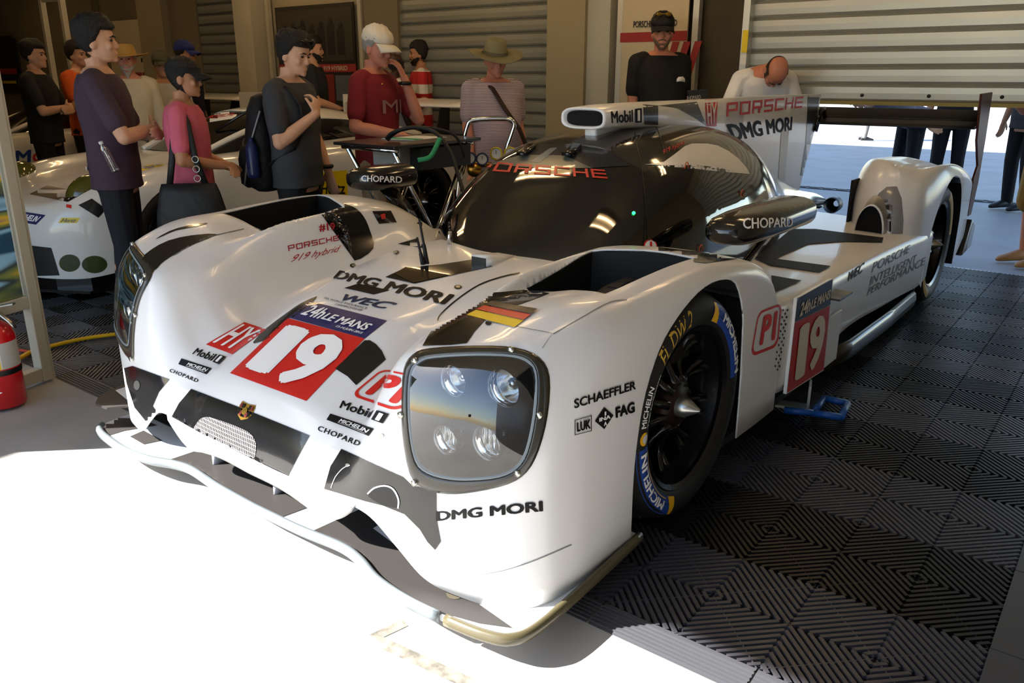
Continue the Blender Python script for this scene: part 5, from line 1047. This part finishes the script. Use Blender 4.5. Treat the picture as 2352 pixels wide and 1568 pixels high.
def coupe(x,y,yaw,label):
    r=empty('coupe',(x,y,0),yaw,label,'race car','white coupes in the back of the garage')
    G=pod([tuple(k*s9 for k in a) for a in O9],lambda c,u:(0,float(np.clip(c[1],-.35*s9,3.0*s9))),h9,ns=150,nw=5,nf=8,nt=26,shear=0)
    Gm=G.copy(); Gm[:,:,0]*=-1; b=MB(); b.grid(G.tolist()); b.grid([q[::-1] for q in Gm.tolist()]); body=b.build('body_shell',cw,r)
    bm=bmesh.new(); bm.from_mesh(body.data)
    for sg in (1,-1):
        for yc in (0,2.46):
            ar=[(yc*s9+.385*s9*math.cos(a),.345*s9+.39*s9*math.sin(a)) for a in np.linspace(0,PI,21)]; ar=[((yc+.385)*s9,-.1)]+ar+[((yc-.385)*s9,-.1)]
            cut_poly(bm,hull2(ar),1,2,lambda c,s=sg:c.x*s>.78*s9,grow=.05)
    bm.to_mesh(body.data); bm.free(); body.data.polygons.foreach_set('use_smooth',[True]*len(body.data.polygons))
    for sg in (1,-1):
        for yc in (0,2.46):
            MB().box((sg*.66*s9,yc*s9,.42*s9),(.02,.8*s9,.7*s9)).build('wheel_tub',liner,r,smooth=False); wheel(.975*s9 if yc else .95*s9,yc*s9,sg,R=.345*s9,w=.27*s9,par=r,lab=False)
        hl=MB(); hl.ball((sg*.70*s9,-.56*s9,.70*s9),(.135*s9,.17*s9,.13*s9),20,12,0,Matrix.Rotation(.5,3,'X')); hl.build('headlight',hlm,r)
    def gs(yy,n=40):
        ww=float(herm([.42,.7,1.1,1.8,2.4,3.0],np.array([.60,.62,.615,.60,.52,.40]),yy)); zt=float(herm([.42,.7,1.0,1.35,1.9,2.4,3.0],np.array([.90,1.06,1.19,1.245,1.225,1.12,.95]),yy)); return [(s9*ww*math.copysign(abs(math.cos(a))**.75,math.cos(a)),yy*s9,s9*(.86+(zt-.86)*abs(math.sin(a))**.75)) for a in np.linspace(0,PI,n+1)]
    yy=np.linspace(.42,3.0,40); R9=[gs(v) for v in yy]; gh=MB().grid(R9).build('glasshouse',cgl,r)
    rf=MB(); rf.grid([[(p[0]*1.004,p[1],p[2]+.006) for p in q[9:32]] for q in R9[10:32]]); rf.build('roof',cw,r,solid=.004)
    for sg in (1,-1):
        k=9 if sg>0 else 31
        MB().tube([(q[k][0]*1.005,q[k][1],q[k][2]+.004) for q in R9[0:12]],.022,8).build('pillar',cw,r); MB().tube([(q[k][0]*1.005,q[k][1],q[k][2]+.004) for q in R9[28:40]],.03,8).build('pillar',cw,r)
    MB().loft([[(x_*s9,y_*s9+(.22*abs(x_/.97)**3)*s9,z*s9) for x_,y_ in [(-.97,-.98),(-.5,-1.09),(0,-1.11),(.5,-1.09),(.97,-.98),(.95,-.3),(-.95,-.3)]] for z in (.035,.055)]).build('front_splitter',cblk,r,smooth=False)
    MB().loft([[(x_*s9,y_*s9,z*s9) for x_,y_ in [(-.86,-.70),(-.70,-.88),(-.4,-.98),(0,-1.01),(.4,-.98),(.70,-.88),(.86,-.70),(.8,0),(-.8,0)]] for z in (.055,.14)]).build('front_bumper_lower',cblk,r,smooth=False)
    MB().box((0,1.2*s9,.20*s9),(1.5*s9,3.6*s9,.16*s9)).build('floor_pan',liner,r,smooth=False)
    w9=MB(); w9.loft([[(x_*s9,(3.05+.42*(.5+.5*math.cos(a)))*s9,(1.27+.03*math.sin(a)-.05*(.5-.5*math.cos(a)))*s9) for a in np.linspace(0,2*PI,16,endpoint=False)] for x_ in np.linspace(-.98,.98,8)]); wo=w9.build('rear_wing',cw,r)
    for sg in (1,-1):
        MB().box((sg*.985*s9,3.26*s9,1.22*s9),(.012,.46*s9,.2*s9)).build('endplate',cw,wo,smooth=False); MB().prism([(3.1,.9),(3.3,.9),(3.32,1.25),(3.2,1.25)],(sg*.45*s9,0,0),(0,s9,0),(0,0,s9),(.015,0,0)).build('wing_support',cblk,wo,smooth=False)
        m=MB(); m.ball((sg*.98*s9,.62*s9,1.0*s9),(.10*s9,.06*s9,.06*s9),12,8); m.tube([(sg*.80*s9,.62*s9,.93*s9),(sg*.95*s9,.62*s9,.98*s9)],.012,6); m.build('door_mirror',cblk,r)
    return r,body,gh
YW=.07; rwx,rwy=-3.80,3.36; lx_,ly_=.975*s9,2.46*s9
cx9=rwx-(lx_*math.cos(YW)-ly_*math.sin(YW)*-1*-1) ; cx9=rwx-(lx_*math.cos(-YW)-ly_*math.sin(-YW)); cy9=rwy-(lx_*math.sin(-YW)+ly_*math.cos(-YW))
C1,B1,G1=coupe(cx9,cy9,-YW,'white race coupe behind the plum t-shirt with yellow rental stickers and dark fog lamps')
set_space(cx9,cy9,YW); BV9=bvh_of([B1]); BVg=bvh_of([G1])
yel=M('rental_yellow','e3c400',.4); mblue=M('oil_blue','1c3f8f',.4)
def cpatch(name,poly,mat,bv=BV9,**k): return patch(name,poly,mat,bv,parent=C1,**k)
cpatch('hood_inlet',[(68,446),(108,426),(193,443),(156,464)],cblk); cpatch('hood_inlet',[(180,471),(211,456),(244,480),(226,500)],cblk)
cpatch('grille',[(60,562),(118,569),(137,632),(66,634)],M('grille_dark','1a1a18',.6)); 
for q in ((160,604,24,20),(217,607,29,20)): cpatch('fog_lamp',ring(*q),M('fog_olive','3c4422',.2,0,.6))
def cdecal(name,shapes,quad,mats,bv=BV9): return decal(name,shapes,quad,mats,bv,parent=C1)
sqr=(np.array([(0,0),(1,0),(1,1),(0,1)],float),[(0,1,2,3)],0)
cdecal('rental_decal',[sqr,(*shapes_text('Hertz',(.1,.15,.9,.85),bold=.02,shear=.2),1)],[(134,512),(176,512),(184,500),(141,500)],[yel,cblk]); cdecal('rental_decal',[sqr,(*shapes_text('Hertz',(.1,.15,.9,.85),bold=.02,shear=.2),1)],[(326,393),(379,379),(379,370),(326,383)],[yel,cblk])
cdecal('rental_decal',[sqr,(*shapes_text('Hertz',(.10,.18,.92,.56),bold=.02),1)],[(730,458),(799,460),(797,390),(736,396)],[yel,cblk])
cdecal('tyre_sponsor_decal',[sqr,(*shapes_text('MICHELIN',(.05,.3,.92,.85),bold=.04,shear=.2),1)],[(38,508),(83,516),(105,494),(42,484)],[navy,whited])
cdecal('oil_sponsor_decal',[(*shapes_text('Mobil',(0,0,.70,1),bold=.03),0),(np.array([(.76,-.05),(1,-.05),(1,1.05),(.76,1.05)],float),[(0,1,2,3)],1),(*shapes_text('1',(.83,.1,.92,.9),bold=.03),2)],[(283,537),(376,527),(376,508),(283,518)],[mblue,cblk,whited])
cdecal('crest',[sqr],[(152,476),(164,479),(165,471),(153,469)],[red])
cdecal('sun_strip',[sqr,(*[block_word('PORSCHE')[0]*np.array([.8,.35,1])+np.array([.1,.35,0]),block_word('PORSCHE')[1]],1)],[(455,285),(540,272),(548,254),(482,262)],[whited,red],BVg)
p=hit(BVg,(500,300)); 
if p is not None: MB().tube([p+Vector((.0,-.02,.0)),p+Vector((.14,.14,.12)),p+Vector((.2,.22,.16))],.012,6).build('wiper',cblk,C1)
C2,B2,G2=coupe(-8.25,1.55,-.12,'white race coupe at the far left with large blue lettering')
set_space(-8.25,1.55,.12); BV9b=bvh_of([B2])
decal('oil_sponsor_decal',[(*shapes_text('M',(0,0,.30,1),bold=.04),0),(*shapes_text('o',(.33,0,.52,.72),bold=.06),1),(*shapes_text('bil',(.56,0,.86,1.02),bold=.04),0)],[(34,376),(150,366),(150,338),(36,346)],[mblue,red],BV9b,parent=C2)
# ------------------------------------------------------------------ equipment between the cars
T_=[at for at in [floor_at(q,.945) for q in ((765,325),(905,336),(1105,316),(985,306))]]
tb=empty('tool_table',((T_[0]+T_[2])/2)*np.array([1,1,0]),0,'dark folding laptop table on chrome tube legs beside the far mirror of the race car','table')
tl=np.array(tb.location); v=[tuple(p-tl) for p in T_]; MB().add(v+[(a,b,c-.016) for a,b,c in v],[(0,1,2,3),(7,6,5,4),(0,4,5,1),(1,5,6,2),(2,6,7,3),(3,7,4,0)]).build('table_top',M('table_dark','19181a',.35,0,.3),tb,smooth=False,bevel=.003)
def lp(q,z): return Vector(floor_at(q,z)-tl)
u_=(Vector(v[1])-Vector(v[0])); w_=(Vector(v[3])-Vector(v[0])); B0=Vector(v[0])
def tt(a,b,z): p=B0+u_*a+w_*b; return (p.x,p.y,z)
for a,b,a2,b2 in ((.12,.06,.12,.80),(.88,.06,.88,.80),(.12,.85,.12,.12),(.88,.85,.88,.12)): MB().tube([tt(a,b,.92),tt(a2,b2,.02)],.012,8).build('leg',chrome,tb)
for b in (.06,.85): MB().tube([tt(.05,b,.918),tt(.95,b,.918)],.012,8).build('rail',chrome,tb)
MB().box((B0+u_*.55+w_*.3)+Vector((0,0,-.075)),(.20,.16,.09)).build('power_box',M('box_silver','9c9c98',.4,.4),tb,smooth=False); MB().box((B0+u_*.8+w_*.55)+Vector((0,0,-.085)),(.14,.40,.11)).build('drawer_box',black,tb,smooth=False)
pp=empty('document',tl+np.array(B0+u_*.45+w_*.55)+np.array([0,0,.003]),.1,'white and green paper sheet lying on the dark folding table','paper'); MB().box((0,0,0),(.22,.30,.003)).build('sheet',M('paper_white','cfd2d0',.7),pp,smooth=False); MB().box((.0,-.10,.003),(.22,.07,.002)).build('green_band',M('paper_green','2f9a6a',.6),pp,smooth=False)
def cable(name,pts,r,mat,label):
    P=smooth_poly([tuple(p) for p in pts],6,closed=False); o=MB().tube(P,r,7).build(name,mat); return tag(o,label,'cable',None)
rub=M('cable_black','101012',.55)
zt=lambda q,z: floor_at(q,z); dq=lambda q,d: at_depth(q,d)
cable('cable',[dq((888,318),4.25),dq((905,303),4.2),dq((950,292),4.15),dq((1000,305),4.1),dq((1035,350),4.05),dq((1052,400),4.0),dq((1064,440),3.95)],.010,rub,'thick black cable arching over the folding table towards the cockpit')
cable('cable',[dq((890,322),4.25),dq((920,300),4.22),dq((985,293),4.18),dq((1045,312),4.2),dq((1068,360),4.3)],.007,rub,'thin black cable arching behind the thicker one over the folding table')
cable('cable',[dq((1010,318),4.0),dq((998,345),3.98),dq((985,362),3.97),dq((960,368),3.97)],.012,M('cable_green','1f8a58',.5),'green cable hanging off the edge of the folding table')
# gas cart with gauges
gp=at_depth((1115,560),4.95); gc=empty('gas_cart',(float(gp[0]),float(gp[1]),0),math.atan2(RT[1],RT[0]),'chrome-handled gas bottle cart with pressure gauges in front of the olive hat','cart')
fz=lambda px,py: ((px-1115)*4.95/F_PX,0,float(at_depth((px,py),4.95)[2]))
MB().tube(smooth_poly([fz(1050,470),fz(1068,330),fz(1078,285),fz(1092,271),fz(1160,268),fz(1180,278),fz(1176,300),fz(1160,345)],4,closed=False),.014,10).build('handle',chrome,gc)
MB().tube([fz(1040,480),fz(1082,330)],.011,8).build('upright',chrome,gc); MB().tube([fz(1050,430),(fz(1050,470)[0],0,.03)],.014,8).build('upright',chrome,gc)
MB().lathe([(.002,.02),(.085,.02),(.09,.05),(.09,.62),(.06,.72),(.025,.75),(.002,.75)],(.10,.16,0),'z',24).build('gas_bottle',M('bottle_dark','2b2c30',.4),gc); MB().box((.08,.12,.02),(.34,.34,.03)).build('base',black,gc,smooth=False)
for q,c_ in (((1083,356),'20305e'),((1110,358),'20305e'),((1141,345),'b9a21a'),((1172,345),'b9a21a')):
    p=fz(*q); m=MB(); m.lathe([(.002,.0),(.036,.0),(.038,-.012),(.030,-.018),(.029,-.010),(.002,-.010)],(p[0],-.03,p[2]),'y',22); g_=m.build('gauge',M('gauge_'+c_,c_,.4),gc); MB().lathe([(.002,-.0115),(.028,-.0115)],(p[0],-.03,p[2]),'y',20).build('dial',M('dial_white','c9cccb',.4),g_); MB().box((p[0],-.043,p[2]+.008),(.003,.002,.022)).build('needle',black,g_,smooth=False)
m=MB(); p=fz(1092,382); m.lathe([(.002,-.03),(.035,-.03),(.045,-.01),(.045,.02),(.03,.04),(.002,.04)],(p[0],-.01,p[2]),'y',20); m.build('regulator',M('brass','a9813a',.25,1.0),gc); MB().tube([fz(1075,372),fz(1135,372)],.014,8).build('manifold',M('brass'),gc)
# extinguisher
q=floor_at((12,925)); ex=empty('fire_extinguisher',(float(q[0]),float(q[1]),0),math.atan2(RT[1],RT[0]),'red fire extinguisher with black band on the concrete at the left edge','fire extinguisher')
rx=M('extinguisher_red','c01218',.22,0,.6)
MB().lathe([(.002,0),(.078,0),(.082,.008),(.082,.285),(.074,.318),(.050,.340),(.028,.352),(.026,.366),(.002,.366)],n=40).build('cylinder',rx,ex,auto=50)
MB().lathe([(.0832,.138),(.0838,.142),(.0838,.156),(.0832,.160)],n=40).build('band',black,ex)
lb=M('label_white','d8d6d0',.5); 
def lab(name,a0,a1,z0,z1,r,mat): n=14; return MB().grid([[(r*math.cos(a),r*math.sin(a),z) for a in np.linspace(a0,a1,n)] for z in (z0,z1)]).build(name,mat,ex)
lab('label',-PI*.95,-PI*.12,.165,.270,.0826,lb); lab('label_stripe',-1.05,-.85,.165,.270,.0830,M('label_yellow','e2c81c',.5)); lab('label_silver',-.80,.3,.165,.270,.0828,M('label_silver','a9a9a4',.5))
for i,ch in enumerate('ABC'):
    v_,f_=text2d(ch,bold=.02); zc=.245-.035*i; mm=MB(); mm.add([(.0834*math.cos(-.99+.09*x),.0834*math.sin(-.99+.09*x),zc+.014*y) for x,y in v_],f_); mm.build('class_letter',black,ex)
for a,z,wd,hh in ((-1.35,.235,.14,.016),(-1.32,.205,.12,.010),(-1.4,.178,.16,.012)): lab('print',a-wd,a+wd*.4,z,z+hh,.0832,M('print_red','a92a2a',.5))
MB().add([(.0834*math.cos(a),.0834*math.sin(a),z) for a,z in ((-1.35,.085),(-1.0,.072),(-1.35,.060),(-1.7,.072))],[(0,1,2,3)]).build('diamond',whited,ex)
m=MB(); m.tube([(-.03,0,.366),(-.03,0,.392)],.014,10); m.build('valve',steel,ex); MB().box((.03,0,.404),(.17,.022,.008),R=Matrix.Rotation(-.18,3,'Y')).build('carry_handle',steel,ex,smooth=False,bevel=.002); MB().tube([(-.02,0,.388),(.05,0,.378),(.085,0,.345),(.10,0,.318)],.011,8,flat=.6).build('lever',steel,ex)
# glazed display frame at the left edge
fx_,fy_=-2.79,-.135; fr=empty('display_frame',(fx_,fy_,0),math.atan2(-.95,.30),'aluminium-framed glazed display panel at the left edge of the view','display panel'); pal=M('frame_cream','b9b5a4',.4,.2)
for x_ in (0,.78): MB().box((x_,0,1.05),(.05,.05,2.1)).build('post',pal,fr,smooth=False,bevel=.004)
MB().box((-.034,0,1.05),(.012,.035,2.1)).build('seal_strip',pal,fr,smooth=False)
for z in (.035,.36,2.05): MB().box((.39,0,z),(.73,.045,.055)).build('rail',pal,fr,smooth=False,bevel=.004)
MB().box((.39,.0,1.2),(.70,.006,1.62)).build('pane',glass,fr,smooth=False)
pz=M('poster_stripes','5f7f98',.5); t_=pz.node_tree; b_=t_.nodes['Principled BSDF']; tc=t_.nodes.new('ShaderNodeTexCoord'); mp=t_.nodes.new('ShaderNodeMapping'); mp.inputs['Rotation'].default_value=(0,.35,0); wv=t_.nodes.new('ShaderNodeTexNoise'); mp.inputs['Scale'].default_value=(.6,1,5.0); wv.inputs['Scale'].default_value=1.6; wv.inputs['Detail'].default_value=1.5; cr=t_.nodes.new('ShaderNodeValToRGB')
e_=cr.color_ramp; e_.interpolation='EASE'; cols=[(.30,'1c2a33'),(.40,'24506e'),(.46,'8fc3e6'),(.50,'3a4a50'),(.55,'7c8a4a'),(.60,'d6b23a'),(.66,'284f80'),(.74,'9fb4c0')]
while len(e_.elements)<len(cols): e_.elements.new(.5)
for el,(ps,c_) in zip(e_.elements,cols): el.position=ps; el.color=(*lin(c_),1)
t_.links.new(tc.outputs['Object'],mp.inputs[0]); t_.links.new(mp.outputs[0],wv.inputs['Vector']); t_.links.new(wv.outputs['Fac'],cr.inputs[0]); t_.links.new(cr.outputs[0],b_.inputs['Base Color'])
MB().box((.39,.012,1.2),(.70,.004,1.62)).build('poster',pz,fr,smooth=False)
# yellow and red lines of tape/hose on the tiles
hs=[floor_at(q,.012) for q in ((30,832),(75,806),(108,797),(190,778),(285,765),(330,760))]
tag(MB().tube(smooth_poly([tuple(p) for p in hs],5,closed=False),.013,8,flat=.8).build('air_hose',M('hose_yellow','d2a512',.5)),'yellow air hose lying across the floor tiles behind the display frame','hose')
hs=[floor_at(q,.010) for q in ((35,803),(60,806),(82,812))]
tag(MB().tube(smooth_poly([tuple(p) for p in hs],5,closed=False),.007,8).build('air_hose',M('hose_red','b5402a',.5)),'thin red hose on the tiles seen through the lower display frame','hose')
# jack frame and bracket under the sill of the race car
jq=[floor_at(q,.03) for q in ((1868,948),(1932,958),(1947,926),(1893,915))]; jo=np.mean(jq,0); jk=empty('jack_frame',(float(jo[0]),float(jo[1]),0),0,'blue square tubular jack frame on the tiles below the number board','jack')
for i in range(4): a=jq[i]-jo; b=jq[(i+1)%4]-jo; MB().tube([(a[0],a[1],.03),(b[0],b[1],.03)],.014,6).build('tube',M('jack_blue','1a4f9c',.4),jk)
MB().tube([(jq[0][0]-jo[0]-.10,jq[0][1]-jo[1]-.04,.03),(jq[0][0]-jo[0],jq[0][1]-jo[1],.03)],.014,6).build('tube',M('jack_blue'),jk)
bq=floor_at((1838,925),.02); br_=empty('support_bracket',(float(bq[0]),float(bq[1]),0),.3,'folded aluminium bracket standing below the number board beside the blue jack frame','bracket'); MB().box((.03,0,.055),(.01,.09,.11)).build('upright',alu,br_,smooth=False); MB().box((-.03,0,.005),(.13,.06,.01)).build('foot',alu,br_,smooth=False)
# posters, banners and signs
def board(name,label,cat,px0,px1,py0,py1,y,mat):
    a=at_y((px0,py0),y); b=at_y((px1,py0),y); c=at_y((px0,py1),y); r=empty(name,((a[0]+b[0])/2,y,c[2]),0,label,cat); w_=b[0]-a[0]; h_=a[2]-c[2]
    MB().box((0,0,h_/2),(w_,.015,h_)).build('panel',mat,r,smooth=False); return r,w_,h_
def bquad(r,name,w_,h_,x0,z0,x1,z1,mat,dy=-.010): return MB().box(((x0+x1-1)/2*w_,dy,(z0+z1)/2*h_),((x1-x0)*w_,.004,(z1-z0)*h_)).build(name,mat,r,smooth=False)
def btext(r,name,w_,h_,x0,z0,x1,z1,s,mat,bold=.02,dy=-.013): v_,f_=heavy(s,bold=bold); return MB().add([((x0+(x1-x0)*x-.5)*w_,dy-.0003*z,(z0+(z1-z0)*y)*h_) for x,y,z in v_],f_).build(name,mat,r,smooth=False)
bn=M('banner_white','b3a88e',.8); bred=M('banner_red','8c2626',.7); 
r,w_,h_=board('banner','pale banner with a red stripe and black heading behind the black cap','banner',1432,1588,-60,300,4.70,bn)
btext(r,'heading',w_,h_,.20,.665,.85,.705,'PORSCHE 919 HYBRID',black,.02); bquad(r,'red_stripe',w_,h_,0,.575,1,.635,bred)
for k in range(3): MB().prism([(0,0),(.10,0),(.22,.2),(.12,.2)],((.18+.16*k)*w_,-.012,.37*h_),(w_,0,0),(0,0,h_),(0,.003,0)).build('slanted_bar',bred,r,smooth=False)
for px_ in (1426,1598): p=at_y((px_,100),4.72); struct(MB().box((p[0],4.72,1.2),(.05,.06,2.4)).build('trim_8',alu,smooth=False))
r,w_,h_=board('poster','dark team photograph poster with a red band behind the charcoal t-shirt','poster',632,812,18,260,4.76,M('poster_dark','17120e',.5))
bquad(r,'picture',w_,h_,.02,.50,.98,.96,M('poster_sky','2b2620',.5)); bquad(r,'red_band',w_,h_,0,.40,1,.47,bred); btext(r,'band_text',w_,h_,.6,.415,.9,.455,'919 HYBRID',bn,.02,-.014); bquad(r,'red_panel',w_,h_,.5,.12,.72,.38,M('poster_red','6f2018',.5)); bquad(r,'pale_panel',w_,h_,.74,.14,.98,.37,M('poster_pale','4f565c',.5))
for k in range(7): MB().ball(((-.38+.12*k)*w_,-.012,(.80+.02*(k%3))*h_),(.03*w_,.004,.035*h_),10,6).build('figure',M('poster_figure','0d0a08',.6),r); bquad(r,'figure',w_,h_,.07+.12*k,.55,.16+.12*k,.78+.02*(k%3),M('poster_figure'),-.012)
for px0,px1,py in ((622,622,0),(832,832,0)): p=at_y((px0,100),4.74); struct(MB().box((p[0],4.74,1.2),(.05,.05,2.4)).build('trim_9',pale,smooth=False))
r,w_,h_=board('banner','pale banner with red checks on the wall behind the straw sun hat','banner',243,332,50,235,4.72,bn); btext(r,'heading',w_,h_,.45,.50,.85,.55,'911 RSR'[:3],black,.02)
for i in range(3):
    for j in range(2): bquad(r,'check',w_,h_,.62+.18*j+.06*(i%2),.30-.09*i,.78+.18*j+.04*(i%2),.38-.09*i,bred)
r,w_,h_=board('poster','dark poster with a red band on the wall at the far left edge','poster',-30,26,85,205,4.7,M('poster_dark')); bquad(r,'red_band',w_,h_,0,.30,1,.40,bred); bquad(r,'yellow_band',w_,h_,.2,.12,.9,.17,yel)
p0=at_depth((97,12),8.2); p1_=at_depth((142,8),8.0); f2=empty('partition_frame',(float(p0[0]),float(p0[1]),0),0,'tall cream open partition frame standing behind the black polo','partition'); d_=p1_-p0
for k,(a,b) in enumerate(((0,0),(d_[0],d_[1]))): MB().box((a,b,1.0),(.05,.05,2.0)).build('post',pal,f2,smooth=False)
MB().tube([(0,0,2.0),(d_[0],d_[1],2.0)],.03,4).build('top_rail',pal,f2,smooth=False)
p=at_y((1711,95),4.74); sg_=empty('warning_label',(float(p[0]),4.74,float(p[2])),0,'yellow vertical warning label on the jamb left of the roller door','label'); MB().box((0,0,0),(.045,.006,.16)).build('plate',M('label_yellow'),sg_,smooth=False); MB().box((0,0,-.13),(.045,.006,.07)).build('lower_plate',lb,sg_,smooth=False)
